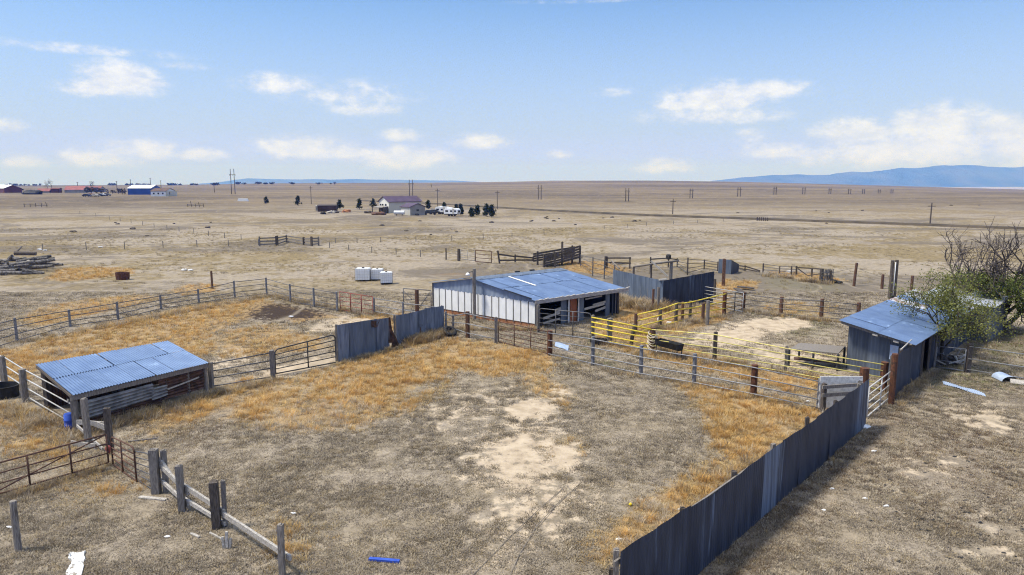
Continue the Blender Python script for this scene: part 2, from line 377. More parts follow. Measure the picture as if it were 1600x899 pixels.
# patches of different ground, outlined on the survey photograph and laid out in metres
ORANGE = [
    (gp((-60, 600), (-60, 560), (20, 545), (150, 512), (300, 478), (410, 468), (425, 480), (385, 500), (330, 520), (345, 545), (300, 560), (240, 545), (60, 580), (20, 610)), 1.0, 1.0),
    (gp((30, 499), (60, 482), (130, 468), (210, 461), (255, 466), (200, 480), (60, 512)), .8, .9),
    (gp((256, 455), (290, 445), (345, 444), (340, 456), (290, 462)), .8, .8),
    (gp((70, 436), (90, 421), (150, 418), (205, 420), (212, 428), (150, 436), (100, 440)), .8, 1.0),
    (gp((400, 468), (470, 482), (530, 495), (640, 492), (700, 500), (690, 515), (600, 520), (560, 512), (515, 497), (460, 505), (420, 485)), .7, .9),
    (gp((330, 520), (420, 505), (500, 525), (520, 545), (440, 555), (400, 560), (345, 560)), .8, .7),
    (gp((345, 655), (400, 605), (470, 585), (560, 560), (640, 555), (700, 530), (800, 535), (870, 560), (860, 585), (760, 590), (720, 580), (640, 610), (620, 645), (560, 668), (440, 672)), .9, .85),
    (gp((560, 660), (640, 625), (690, 600), (720, 580), (700, 610), (640, 650)), .5, .6),
    (gp((210, 660), (250, 640), (330, 608), (400, 590), (420, 600), (370, 640), (300, 665), (230, 690)), .8, .65),
    (gp((530, 570), (610, 545), (700, 522), (690, 535), (600, 565)), .5, .8),
    (gp((1060, 600), (1120, 605), (1180, 612), (1290, 640), (1275, 660), (1200, 715), (1120, 775), (1040, 825), (975, 870), (940, 880), (930, 850), (985, 800), (1060, 755), (1130, 715), (1110, 660)), .7, 1.0),
    (gp((955, 470), (985, 455), (1035, 470), (1060, 480), (1140, 462), (1135, 500), (1060, 525), (1000, 515), (960, 500)), .6, .95),
    (gp((925, 500), (990, 505), (1060, 535), (1120, 560), (1230, 580), (1330, 600), (1280, 625), (1180, 600), (1080, 580), (990, 555), (930, 540)), .6, .75),
    (gp((1115, 446), (1135, 438), (1185, 440), (1180, 452), (1130, 456)), .6, 1.0),
    (gp((1200, 424), (1280, 428), (1330, 440), (1280, 442), (1220, 434)), .8, .8),
    (gp((870, 410), (940, 408), (990, 422), (950, 432), (890, 424)), .9, .8),
    (gp((-40, 700), (-40, 600), (60, 640), (120, 690), (190, 720), (150, 740), (60, 730)), .8, .5),
    (gp((60, 740), (130, 720), (230, 755), (200, 785), (110, 790)), .6, .4),
    (gp((800, 585), (840, 575), (900, 610), (880, 640), (850, 625)), .6, .6),
    (gp((845, 690), (900, 685), (915, 715), (870, 730)), .4, .5),
    (gp((1220, 470), (1310, 480), (1300, 498), (1230, 494), (1180, 482)), .7, .5),
    (gp((400, 800), (500, 830), (470, 880), (420, 870)), .7, .35),
]
BARE = [
    (gp((790, 632), (830, 622), (872, 632), (858, 652), (815, 660), (785, 652)), .5, 1.0),
    (gp((725, 690), (800, 655), (860, 650), (895, 690), (885, 775), (790, 800), (720, 745)), 1.8, .78),
    (gp((860, 600), (890, 598), (900, 625), (875, 640), (850, 625)), .6, .6),
    (gp((850, 690), (905, 690), (918, 722), (880, 745), (850, 730)), .6, .85),
    (gp((740, 790), (860, 750), (940, 740), (930, 800), (830, 880), (750, 899)), 1.8, .7),
    (gp((600, 640), (760, 600), (880, 596), (800, 650), (680, 690)), 1.6, .5),
    (gp((1060, 535), (1110, 512), (1190, 492), (1250, 498), (1262, 512), (1215, 525), (1180, 540), (1130, 545)), 1.3, .82),
    (gp((1130, 545), (1200, 535), (1320, 560), (1310, 590), (1220, 575)), .8, .62),
    (gp((1195, 500), (1260, 496), (1270, 510), (1225, 520)), .5, 1.0),
    (gp((395, 585), (440, 570), (520, 555), (530, 565), (470, 585), (405, 598)), .6, .85),
    (gp((500, 500), (545, 492), (600, 500), (560, 510), (520, 520), (470, 520)), .6, .7),
    (gp((300, 575), (340, 548), (400, 540), (400, 565), (340, 590)), .7, .5),
    (gp((1380, 735), (1420, 728), (1460, 745), (1420, 750)), .4, .6),
    (gp((1480, 850), (1540, 800), (1620, 750), (1620, 899), (1540, 880)), 1.6, .6),
    (gp((1440, 640), (1540, 620), (1620, 660), (1620, 690), (1500, 675)), 1.3, .62), (gp((1340, 700), (1420, 690), (1560, 720), (1500, 760), (1400, 740)), 1.6, .5), (gp((1260, 790), (1350, 760), (1400, 800), (1300, 840)), 1.4, .42),
    (gp((1555, 490), (1640, 495), (1640, 520), (1570, 512)), .8, .55),
    (gp((165, 745), (260, 740), (420, 765), (350, 790), (240, 780)), .8, .18),
]
DARK = [(gp((374, 494), (398, 477), (440, 472), (508, 484), (525, 493), (480, 501), (395, 503)), 2.2, .85), (gp((505, 488), (535, 494), (525, 500), (490, 501)), 1.5, .6)]
BROWN = [
    (gp((1090, 899), (1352, 668), (1400, 640), (1420, 660), (1330, 730), (1200, 850), (1150, 920)), 1.0, .9),
    (gp((1330, 700), (1500, 650), (1620, 700), (1620, 800), (1480, 800)), 2.0, .5),
    (gp((1480, 520), (1640, 500), (1640, 545), (1500, 560)), 1.0, .6),
    (gp((200, 670), (330, 620), (400, 640), (300, 700)), 1.0, .4),
]
GREEN = [
    (gp((1400, 600), (1470, 570), (1600, 560), (1620, 600), (1480, 620)), 1.2, .6),
    (gp((1180, 490), (1260, 480), (1310, 500), (1290, 530), (1220, 525)), .8, .55),
    (gp((1500, 525), (1640, 515), (1640, 565), (1520, 560)), 1.0, .6),
    (gp((1180, 428), (1330, 432), (1330, 460), (1180, 452)), 2.0, .5),
    (gp((900, 520), (950, 540), (1000, 575), (930, 580), (880, 560)), 1.0, .35),
]
def field(polys, x, y):
    out = np.zeros(x.shape)
    for pts, soft, wgt in polys:
        P = np.array(pts); sel = (x > P[:, 0].min() - 3) & (x < P[:, 0].max() + 3) & (y > P[:, 1].min() - 3) & (y < P[:, 1].max() + 3)
        if sel.any():
            v = poly_field(x[sel], y[sel], pts, soft) * wgt
            out[sel] = np.maximum(out[sel], v)
    return out

def lines(lo, hi, step, far_lo, far_hi, ratio=1.13):
    core = np.arange(lo, hi + 1e-6, step); a = [core[-1]]; s = step
    while a[-1] < far_hi: s *= ratio; a.append(a[-1] + s)
    b = [core[0]]; s = step
    while b[-1] > far_lo: s *= ratio; b.append(b[-1] - s)
    return np.array(b[:0:-1] + list(core) + a[1:])

xs = lines(-46, 46, .4, -17500, 17500); ys = lines(9, 78, .4, -160, 19500, 1.06)
GX, GY = np.meshgrid(xs, ys); nx, ny = len(xs), len(ys)
GZ = Z(GX, GY) + (noise2(GX, GY, 3, 1.6, 3) - .5) * .10 * (1 - sstep(70, 95, np.hypot(GX, GY)))
me = bpy.data.meshes.new('ground')
me.vertices.add(nx * ny); me.vertices.foreach_set('co', np.stack([GX, GY, GZ], -1).astype(np.float32).ravel())
ii = (np.arange(ny - 1)[:, None] * nx + np.arange(nx - 1)[None, :]).ravel()
q = np.stack([ii, ii + 1, ii + nx + 1, ii + nx], -1).astype(np.int32)
me.loops.add(q.size); me.loops.foreach_set('vertex_index', q.ravel())
me.polygons.add(len(q)); me.polygons.foreach_set('loop_start', np.arange(0, q.size, 4, dtype=np.int32))
me.polygons.foreach_set('loop_total', np.full(len(q), 4, np.int32)); me.polygons.foreach_set('use_smooth', np.ones(len(q), bool)); me.update(calc_edges=True)
fx, fy = GX.ravel(), GY.ravel()
for nm, chans in (('patch_a', (ORANGE, BARE, DARK)), ('patch_b', (BROWN, GREEN, None))):
    c = np.zeros((nx * ny, 4), np.float32); c[:, 3] = 1
    for k, ch in enumerate(chans):
        if ch: c[:, k] = field(ch, fx, fy)
    at = me.attributes.new(nm, 'FLOAT_COLOR', 'POINT'); at.data.foreach_set('color', c.ravel())
ground = bpy.data.objects.new('ground', me); COL.objects.link(ground); ground['kind'] = 'structure'

m, nt, b = newmat('dry_prairie_ground')
pos = nt.n('ShaderNodeNewGeometry').outputs['Position']
sep = nt.n('ShaderNodeSeparateXYZ'); nt.set(sep.inputs[0], pos)
dist = nt.n('ShaderNodeVectorMath', operation='LENGTH'); nt.set(dist.inputs[0], pos); dist = dist.outputs['Value']
pa = nt.n('ShaderNodeAttribute', attribute_name='patch_a'); pb = nt.n('ShaderNodeAttribute', attribute_name='patch_b')
sa = nt.n('ShaderNodeSeparateColor'); nt.set(sa.inputs[0], pa.outputs['Color']); sb = nt.n('ShaderNodeSeparateColor'); nt.set(sb.inputs[0], pb.outputs['Color'])
nF = nt.noise(pos, 11.0, 3, .7)            # stubble
nM = nt.noise(pos, 1.7, 5, .6)             # clumps
nP = nt.noise(pos, .33, 5, .6, .6)         # patches a few metres wide
nL = nt.noise(nt.map(pos, (1, 1.5, 1)), .022, 6, .62, .8)      # pasture-sized changes
nV = nt.noise(nt.map(pos, (.35, 1.0, 1), rot=(0, 0, .12)), .0052, 6, .62, .6)   # swales far out
col = nt.mix(nt.ss(nt.m('ADD', nt.m('MULTIPLY', nM, .55), nt.m('MULTIPLY', nF, .45)), .30, .70), (.165, .136, .104), (.39, .328, .25))
strawf = nt.m('MULTIPLY', nt.ss(nt.m('ADD', nt.m('MULTIPLY', nL, .6), nt.m('MULTIPLY', nP, .4)), .475, .545), nt.ss(dist, 45, 85, .25, .95))
col = nt.mix(strawf, col, nt.mix(nt.ss(nM, .35, .65), (.15, .115, .064), (.255, .196, .105)))
greyf = nt.ss(nt.noise(nt.map(pos, (.8, 1.3, 1), (40, 9, 0)), .03, 7, .68, 1.0), .49, .58)
col = nt.mix(nt.m('MULTIPLY', greyf, .88), col, nt.mix(nM, (.10, .082, .064), (.185, .155, .12)))
reds = nt.ss(nt.noise(nt.map(pos, (.5, 1.4, 1), (7, 70, 0)), .09, 6, .6, .5), .60, .74)
col = nt.mix(nt.m('MULTIPLY', reds, .5), col, (.23, .145, .075))
spots = nt.m('MULTIPLY', nt.ss(nt.noise(nt.map(pos, (1, 1, 1), (3, 3, 0)), .55, 3, .6), .66, .72), nt.ss(dist, 60, 100, 0, .35))
col = nt.mix(spots, col, (.075, .065, .05))
hillc = nt.mix(nt.ss(nt.m('ADD', nt.m('MULTIPLY', nV, .6), nt.m('MULTIPLY', nL, .4)), .44, .58), (.090, .069, .047), (.195, .148, .092))
col = nt.mix(nt.ss(dist, 180, 420, 0, .82), col, hillc)
basin = nt.mix(nt.ss(nt.noise(nt.map(pos, (1, .3, 1)), .003, 5, .7), .42, .6), (.20, .17, .145), (.42, .36, .31))
col = nt.mix(nt.ss(dist, 5200, 7200), col, basin)
def patch(chan, lo=.36, hi=.62, nz=nM, w=.75):
    return nt.ss(nt.m('ADD', chan, nt.m('MULTIPLY', nt.m('SUBTRACT', nz, .5), nt.m('MULTIPLY', nt.ss(chan, 0, .25), w))), lo, hi)
mixn = nt.m('ADD', nt.m('MULTIPLY', nM, .42), nt.m('MULTIPLY', nt.noise(pos, 3.1, 8, .74), .58))
col = nt.mix(nt.m('MULTIPLY', patch(sb.outputs[0], .2, .8), .5), col, nt.mix(nF, (.085, .058, .036), (.17, .12, .075)))
col = nt.mix(nt.m('MULTIPLY', patch(sb.outputs[1], .2, .8), .45), col, nt.mix(nF, (.10, .105, .045), (.19, .18, .085)))
col = nt.mix(nt.m('MULTIPLY', patch(sa.outputs[0], .3, .7), .75), col, nt.mix(nt.ss(nt.m('ADD', nt.m('MULTIPLY', nF, .5), nt.m('MULTIPLY', nM, .5)), .35, .65), (.20, .125, .055), (.42, .28, .125)))
col = nt.mix(patch(sa.outputs[1], .40, .62, mixn, 3.2), col, nt.mix(nt.ss(nM, .3, .7), (.34, .265, .185), (.50, .41, .30)))
col = nt.mix(patch(sa.outputs[2], .38, .66, mixn, 3.0), col, nt.mix(nF, (.022, .015, .011), (.07, .048, .035)))
hoof = nt.n('ShaderNodeTexVoronoi'); nt.set(hoof.inputs['Vector'], nt.map(pos, (1, 1, .01))); hoof.inputs['Scale'].default_value = 3.4
hmask = nt.m('MULTIPLY', nt.ss(hoof.outputs['Distance'], .10, .22, 1.0, .0), nt.ss(nt.noise(pos, .5, 4, .6), .46, .60))
hmask = nt.m('MULTIPLY', hmask, nt.ss(dist, 35, 80, .55, 0))
col = nt.mix(hmask, col, (.06, .046, .034))
trod = nt.ss(nt.m('ABSOLUTE', nt.m('SUBTRACT', nt.noise(nt.map(pos, (1, .6, 1), (11, 2, 0)), .085, 3, .5, .5), .5)), .0, .022, 1.0, 0)
col = nt.mix(nt.m('MULTIPLY', trod, .5), col, (.30, .25, .185))
nt.set(b.inputs['Base Color'], col); b.inputs['Roughness'].default_value = .95; b.inputs['Specular IOR Level'].default_value = .1
bs = nt.ss(dist, 40, 260, 1.0, .25)
bh = nt.m('ADD', nt.m('MULTIPLY', nF, .35), nt.m('ADD', nt.m('MULTIPLY', nM, 1.0), nt.m('MULTIPLY', nt.noise(pos, 28, 2, .7), .15)))
bn = nt.n('ShaderNodeBump'); nt.set(bn.inputs['Height'], bh); nt.set(bn.inputs['Strength'], bs); bn.inputs['Distance'].default_value = .07
nt.set(b.inputs['Normal'], bn.outputs[0])
me.materials.append(m)

# the graded dirt road that crosses the prairie, a low bank with dark verges
def road(name, pts, half, h, mat):
    v = []; f = []
    P = []
    for (a, c) in zip(pts[:-1], pts[1:]):
        A, B = Vector(a), Vector(c); k = max(1, int((B - A).length / 14))
        for i in range(k): P.append(A + (B - A) * (i / k))
    P.append(Vector(pts[-1]))
    for i, p in enumerate(P):
        d = (P[min(i + 1, len(P) - 1)] - P[max(i - 1, 0)]); d.z = 0; d.normalize(); n = Vector((d.y, -d.x, 0))
        for o, z in ((-half - 1.6, -.6), (-half, h), (-half * .3, h + .06), (half * .3, h + .06), (half, h), (half + 1.6, -.6)):
            q_ = p + n * o; v.append((q_.x, q_.y, float(Z(q_.x, q_.y)) + z))
    for i in range(len(P) - 1):
        for k in range(5): f.append((i * 6 + k, i * 6 + k + 1, (i + 1) * 6 + k + 1, (i + 1) * 6 + k))
    o = MB().add(v, f).build(name, mat); o['kind'] = 'structure'; return o
m, nt, b = newmat('dirt_road_verge')
pos = nt.n('ShaderNodeNewGeometry').outputs['Position']
nt.set(b.inputs['Base Color'], nt.mix(nt.ss(nt.noise(pos, .25, 5, .65), .35, .65), (.040, .030, .018), (.085, .064, .040))); b.inputs['Roughness'].default_value = .95
M['road'] = m
road('dirt_road', [g(*p) for p in ((560, 314), (680, 319), (760, 324), (870, 330.5), (1000, 337), (1200, 344), (1400, 351), (1600, 358.5), (1760, 365))], 1.3, .45, M['road'])
# ------------------------------------------------------------------ grass: tufts sown over the yard (uncountable, so each sort is one object)
def tuft_mesh(name, n, h, spread, lean, w, mat, seed, bend=.5):
    r = random.Random(seed); v = []; f = []
    for k in range(n):
        a = r.uniform(0, 6.283); rad = spread * math.sqrt(r.random()); bx, by = math.cos(a) * rad, math.sin(a) * rad
        d = a + r.uniform(-1.2, 1.2); L = h * r.uniform(.55, 1.15); le = lean * r.uniform(.4, 1.3)
        pxv, pyv = -math.sin(d), math.cos(d); ww = w * r.uniform(.6, 1.2)
        x1, y1, z1 = bx + math.cos(d) * L * .5 * math.sin(le), by + math.sin(d) * L * .5 * math.sin(le), L * .5 * math.cos(le)
        l2 = min(le + bend, 1.5)
        x2, y2, z2 = x1 + math.cos(d) * L * .5 * math.sin(l2), y1 + math.sin(d) * L * .5 * math.sin(l2), z1 + L * .5 * math.cos(l2)
        o = len(v)
        v += [(bx - pxv * ww, by - pyv * ww, -.02), (bx + pxv * ww, by + pyv * ww, -.02), (x1 + pxv * ww * .8, y1 + pyv * ww * .8, z1), (x1 - pxv * ww * .8, y1 - pyv * ww * .8, z1), (x2, y2, z2)]
        f += [(o, o + 1, o + 2, o + 3), (o + 3, o + 2, o + 4)]
    me = bpy.data.meshes.new(name); me.from_pydata(v, [], f); me.materials.append(mat); me.update()
    return bpy.data.objects.new(name, me)

def grassmat(name):
    m, nt, b = newmat(name)
    at = nt.n('ShaderNodeAttribute', attribute_name='tint', attribute_type='INSTANCER')
    nt.set(b.inputs['Base Color'], at.outputs['Color']); b.inputs['Roughness'].default_value = .8; b.inputs['Specular IOR Level'].default_value = .15
    tr = nt.n('ShaderNodeBsdfTranslucent'); nt.set(tr.inputs[0], at.outputs['Color'])
    mx = nt.n('ShaderNodeMixShader'); mx.inputs[0].default_value = .25
    nt.t.links.new(b.outputs[0], mx.inputs[1]); nt.t.links.new(tr.outputs[0], mx.inputs[2])
    out = [n for n in nt.t.nodes if n.type == 'OUTPUT_MATERIAL'][0]; nt.t.links.new(mx.outputs[0], out.inputs[0])
    return m
GM = grassmat('dry_grass_blade')

def sow(name, protos, x, y, scale, tint, label, cat):
    n = len(x); me = bpy.data.meshes.new(name); me.vertices.add(n)
    z = Z(x, y)
    me.vertices.foreach_set('co', np.stack([x, y, z], -1).astype(np.float32).ravel())
    for nm, typ, dat, key in (('scl', 'FLOAT', scale, 'value'), ('ang', 'FLOAT', rng.uniform(0, 6.283, n), 'value'), ('pick', 'INT', rng.integers(0, len(protos), n), 'value')):
        a = me.attributes.new(nm, typ, 'POINT'); a.data.foreach_set(key, np.asarray(dat, np.int32 if typ == 'INT' else np.float32))
    a = me.attributes.new('tint', 'FLOAT_COLOR', 'POINT'); a.data.foreach_set('color', np.concatenate([tint, np.ones((n, 1))], 1).astype(np.float32).ravel())
    me.update(); ob = bpy.data.objects.new(name, me); COL.objects.link(ob); tag(ob, label, cat, None, 'stuff')
    ng = bpy.data.node_groups.new(name + '_sowing', 'GeometryNodeTree')
    ng.interface.new_socket('Geometry', in_out='INPUT', socket_type='NodeSocketGeometry'); ng.interface.new_socket('Geometry', in_out='OUTPUT', socket_type='NodeSocketGeometry')
    N = ng.nodes; L = ng.links
    gi = N.new('NodeGroupInput'); go = N.new('NodeGroupOutput'); iop = N.new('GeometryNodeInstanceOnPoints'); gti = N.new('GeometryNodeGeometryToInstance')
    for p in reversed(protos):
        oi = N.new('GeometryNodeObjectInfo'); oi.inputs['Object'].default_value = p; L.new(oi.outputs['Geometry'], gti.inputs[0])
    def named(nm, typ):
        a = N.new('GeometryNodeInputNamedAttribute'); a.data_type = typ; a.inputs['Name'].default_value = nm; return a.outputs[0]
    cx = N.new('ShaderNodeCombineXYZ'); L.new(named('ang', 'FLOAT'), cx.inputs[2])
    L.new(gi.outputs[0], iop.inputs['Points']); L.new(gti.outputs[0], iop.inputs['Instance']); iop.inputs['Pick Instance'].default_value = True
    L.new(named('pick', 'INT'), iop.inputs['Instance Index'])
    e2r = N.new('FunctionNodeEulerToRotation'); L.new(cx.outputs[0], e2r.inputs[0]); L.new(e2r.outputs[0], iop.inputs['Rotation'])
    L.new(named('scl', 'FLOAT'), iop.inputs['Scale']); L.new(iop.outputs[0], go.inputs[0])
    md = ob.modifiers.new('sowing', 'NODES'); md.node_group = ng
    return ob

def scatter(n, y0, y1, wide=.83, pow_=1.0):
    y = y0 + (y1 - y0) * rng.random(n) ** pow_
    x = (rng.random(n) * 2 - 1) * (wide * y + 3)
    return x, y

FOOT = []      # building footprints and other places where nothing grows; filled in by the builders above
def clear(x, y):
    ok = np.ones(x.shape, bool)
    for pts, grow in FOOT: ok &= poly_field(x, y, pts, .02) < .5
    return ok

def pick_tint(n, pal, wts, jit=.25):
    pal = np.array(pal); i = rng.choice(len(pal), n, p=np.array(wts) / sum(wts))
    return pal[i] * (1 + (rng.random((n, 1)) - .5) * 2 * jit)

def sow_all():
    short = [tuft_mesh('short_grass_tuft', 22, .12, .17, 1.0, .0085, GM, s) for s in range(5)]
    tall = [tuft_mesh('tall_grass_tuft', 30, .38, .17, .58, .0065, GM, 20 + s, .45) for s in range(5)]
    weed = [tuft_mesh('grey_weed_tuft', 40, .22, .17, .9, .005, GM, 40 + s, .2) for s in range(3)]
    # short matted grass
    xa, ya = scatter(80000, 12.5, 34); xb, yb = scatter(38000, 34, 62)
    x = np.concatenate([xa, xb]); y = np.concatenate([ya, yb])
    bare = field(BARE, x, y); dk = field(DARK, x, y); org = field(ORANGE, x, y); brn = field(BROWN, x, y); grn = field(GREEN, x, y)
    nz = noise2(x, y, 11, .9, 4); nb = noise2(x, y, 12, 3.2, 4)
    nbare = noise2(x, y, 13, .6, 4)
    p = (1 - sstep(.42, .62, bare + (nbare - .5) * 1.3 * sstep(0, .25, bare))) * (1 - sstep(.3, .5, dk)) * (1 - .5 * org) * (.62 + .6 * sstep(.36, .6, nz))
    k = (rng.random(len(x)) < p) & clear(x, y)
    x, y, org, brn, grn, nb = x[k], y[k], org[k], brn[k], grn[k], nb[k]; n = len(x)
    t = pick_tint(n, [(.155, .128, .10), (.285, .24, .182), (.44, .375, .28), (.35, .275, .165), (.20, .155, .10)], [3, 4, 3, 1.6, 1.3])
    to = pick_tint(n, [(.44, .30, .13), (.32, .21, .09), (.52, .40, .2)], [3, 2, 2]); tb = pick_tint(n, [(.12, .08, .05), (.19, .135, .085), (.28, .21, .14)], [3, 3, 1])
    tg = pick_tint(n, [(.12, .135, .05), (.20, .195, .09)], [1, 2])
    u = rng.random(n)[:, None]
    t = np.where(u < (org * .9)[:, None], to, t); u = rng.random(n)[:, None]; t = np.where(u < (brn * .75)[:, None], tb, t); u = rng.random(n)[:, None]; t = np.where(u < (grn * .45)[:, None], tg, t)
    t = t * (.88 + .28 * nb[:, None])
    sow('short_grass', short, x, y, rng.uniform(.6, 1.35, n) * (.85 + .5 * (y > 34)), t, 'short matted grey tan grass over the yard', 'grass')
    # tall golden grass
    xa, ya = scatter(75000, 12.5, 40); xb, yb = scatter(105000, 40, 100, pow_=.85)
    x = np.concatenate([xa, xb]); y = np.concatenate([ya, yb]); org = field(ORANGE, x, y); bare = field(BARE, x, y); dk = field(DARK, x, y)
    nz = noise2(x, y, 21, 1.3, 4); n3 = noise2(x, y, 22, .5, 3)
    p = sstep(.30, .62, org + (nz - .5) * 1.0 * sstep(0, .2, org)) * (1 - sstep(.4, .6, bare)) * (1 - sstep(.3, .5, dk)) * (.16 + .84 * sstep(.40, .58, n3))
    k = (rng.random(len(x)) < p * .8) & clear(x, y); x, y, nz, org = x[k], y[k], nz[k], org[k]; n = len(x)
    t = pick_tint(n, [(.61, .385, .14), (.50, .285, .09), (.66, .475, .215), (.34, .205, .085), (.54, .44, .29)], [4.5, 3.2, 2.2, 1.4, 1.2], .2)
    s = rng.uniform(.35, 1.2, n) * (.40 + .8 * nz) * (.55 + .5 * org)
    big = noise2(x, y, 23, 4.5, 3)[:, None]; t = t * (.78 + .5 * big); t = np.where(rng.random((n, 1)) < .6 * sstep(.54, .68, big), t.mean(1, keepdims=True) * np.array([[1.18, .98, .72]]), t)
    sow('tall_grass', tall, x, y, s, t, 'tall golden orange dry grass in drifts by the fences', 'grass')
    # rank dry weeds along the foot of walls and fences
    wx, wy, ws = [], [], []
    for (p0, p1, n_w, sc, wd) in WEEDS:
        q = rng.random(n_w); wx.append(p0[0] + (p1[0] - p0[0]) * q + rng.normal(0, wd, n_w)); wy.append(p0[1] + (p1[1] - p0[1]) * q + rng.normal(0, wd, n_w)); ws.append(rng.uniform(.5, 1.3, n_w) * sc)
    x, y, s = np.concatenate(wx), np.concatenate(wy), np.concatenate(ws); k = clear(x, y) & (noise2(x, y, 24, .8, 3) > .42); x, y, s = x[k], y[k], s[k]
    t = pick_tint(len(x), [(.40, .32, .22), (.30, .22, .13), (.52, .36, .15), (.22, .17, .12), (.46, .40, .31)], [3, 3, 2, 1.5, 1.5], .25)
    sow('fence_weeds', tall, x, y, s, t, 'rank straw and brown weeds along the feet of fences and walls', 'weeds')
    # scattered clumps out on the pasture
    x, y = scatter(15000, 55, 150, .80, .75); nz = noise2(x, y, 31, 9, 4)
    k = (rng.random(len(x)) < sstep(.42, .62, nz)) & clear(x, y) & (field(BARE, x, y) < .3); x, y = x[k], y[k]; n = len(x)
    t = pick_tint(n, [(.34, .27, .15), (.26, .205, .12), (.19, .155, .11), (.42, .35, .21)], [3, 3, 1, 1.5])
    sow('pasture_grass', weed, x, y, rng.uniform(.6, 1.5, n), t, 'pale straw clumps scattered over the open pasture', 'grass')
# ------------------------------------------------------------------ fences and gates
def post_geo(mb, b, t, r, kind):
    j = lambda s: random.uniform(-s, s)
    b0 = Vector((b.x, b.y, b.z - .25))
    if kind == 'round':
        mb.tube([b0, b + (t - b) * .5 + Vector((j(.01), j(.01), 0)), t - (t - b).normalized() * .02, t], r * 1.05, 9, True, r * .93)
    elif kind == 'pipe':
        mb.tube([b0, t], r, 10)
    elif kind == 'tee':
        mb.bar(b0, t, .10, .03); mb.bar(b0 + Vector((0, .03, 0)), t + Vector((0, .03, 0)), .03, .06)
    else:
        r *= .72
        mb.bar(b0, t + Vector((j(.02), j(.02), 0)), r * 2, r * 1.8, up=(random.uniform(-.4, .4), 1, 0))
        mb.bar(t + Vector((j(r * .3), j(r * .3), -.03)), t + Vector((0, 0, .02)), r * 1.2, r, up=(0, 1, 0))

def spot(px, pyb, pyt, dx=0):
    """Base on the ground and top of an upright whose foot is at (px, pyb) and head at (px+dx, pyt)."""
    b = g(px, pyb); z = ztop(b.y, pyt); t = Vector((b.x, b.y, z))
    if dx:
        t.x += dx / F * (b.y * CT + 1.5)
    return b, t

def fence(name, label, specs, r, pm, rails, rr, rm, kind='round', group=None, cat='fence', rail_name='rail', rail_n=6, side=None, sag=0.0, timber=None, ext=(0, 0), mb_mats=None):
    """Posts (px, foot row, head row[, lean px, post key]) and rails at fractions of the post height; one thing."""
    B = []
    for s in specs: B.append(spot(s[0], s[1], s[2], s[3] if len(s) > 3 else 0))
    root = thing(name, B[0][0], label, cat, group)
    for i, (b, t) in enumerate(B):
        k, mm, r_ = kind, pm, r
        if len(specs[i]) > 4 and specs[i][4]:
            if specs[i][4] == 'none': continue
            k, mm, r_ = specs[i][4]
        mb = MB(); post_geo(mb, b, t, r_, k); mb.build('post', M[mm], root, smooth=False)
    off = Vector((0, 0, 0))
    if side:
        d = (B[-1][0] - B[0][0]); d.z = 0; d.normalize(); off = Vector((d.y, -d.x, 0)) * side
    for fr in rails:
        mb = MB(); pts = []
        for i, (b, t) in enumerate(B):
            p = b + (t - b) * fr + off
            if i and sag:
                q = pts[-1]; pts.append((p + q) / 2 - Vector((0, 0, sag * random.uniform(.3, 1))))
            pts.append(p)
        if timber:
            for a, c in zip(pts[:-1], pts[1:]):
                e = (c - a).normalized() * .12
                mb.bar(a - e + Vector((0, 0, random.uniform(-.05, .05))), c + e + Vector((0, 0, random.uniform(-.05, .05))), timber[0], timber[1])
        else:
            d0 = (pts[0] - pts[1]).normalized() * ext[0]; d1 = (pts[-1] - pts[-2]).normalized() * ext[1]
            pts[0] = pts[0] + d0; pts[-1] = pts[-1] + d1
            mb.tube(pts, rr, rail_n)
        mb.build(rail_name, M[rm], root, smooth=not timber)
    return root, B

def gate(name, label, a, c, n, mat, r=.025, lift=.12, ups=(), diag=None, rounded=False, group=None, cat='gate', up_r=None, rails=None):
    """Tube gate between uprights a and c, each (px, foot row, head row)."""
    (b0, t0), (b1, t1) = spot(*a), spot(*c)
    root = thing(name, b0, label, cat, group)
    L0 = b0 + Vector((0, 0, lift)); L1 = b1 + Vector((0, 0, lift))
    mb = MB()
    if rounded:
        k = .09; up0 = t0 - L0; up1 = t1 - L1; al = t1 - t0
        def arc(p, d1, d2, m=5): return [p - d1 * (1 - math.sin(i / m * math.pi / 2)) + d2 * (1 - math.cos(i / m * math.pi / 2)) for i in range(m + 1)]
        rad = min(.22, (t1 - t0).length * .2); aln = al.normalized()
        pts = [L0] + arc(t0, up0.normalized() * rad, aln * rad) + arc(t1, aln * rad, -up1.normalized() * rad) + [L1, L0]
        mb.tube(pts, r, 8)
    else:
        for p, q in ((L0, t0), (t0, t1), (t1, L1), (L1, L0)): mb.tube([p, q], r, 8)
    mb.build('frame', M[mat], root, smooth=True)
    for i in range(1, n - 1):
        fr = i / (n - 1) if rails is None else rails[i - 1]
        MB().tube([L0 + (t0 - L0) * fr, L1 + (t1 - L1) * fr], r * .8, 6).build('rail', M[mat], root, smooth=True)
    for u in ups:
        MB().tube([L0 + (L1 - L0) * u + Vector((0, -.02, 0)), t0 + (t1 - t0) * u + Vector((0, -.02, 0))], up_r or r, 6).build('upright', M[mat], root, smooth=True)
    if diag:
        for (u0, v0, u1, v1) in diag:
            p = (L0 + (t0 - L0) * v0) * (1 - u0) + (L1 + (t1 - L1) * v0) * u0
            q = (L0 + (t0 - L0) * v1) * (1 - u1) + (L1 + (t1 - L1) * v1) * u1
            MB().tube([p + Vector((0, -.03, 0)), q + Vector((0, -.03, 0))], r * .8, 6).build('brace', M[mat], root, smooth=True)
    return root

WG, WD, WB, RP, PP = 'wood_grey', 'wood_dark', 'wood_brown', 'rust_post', 'pipe_post'
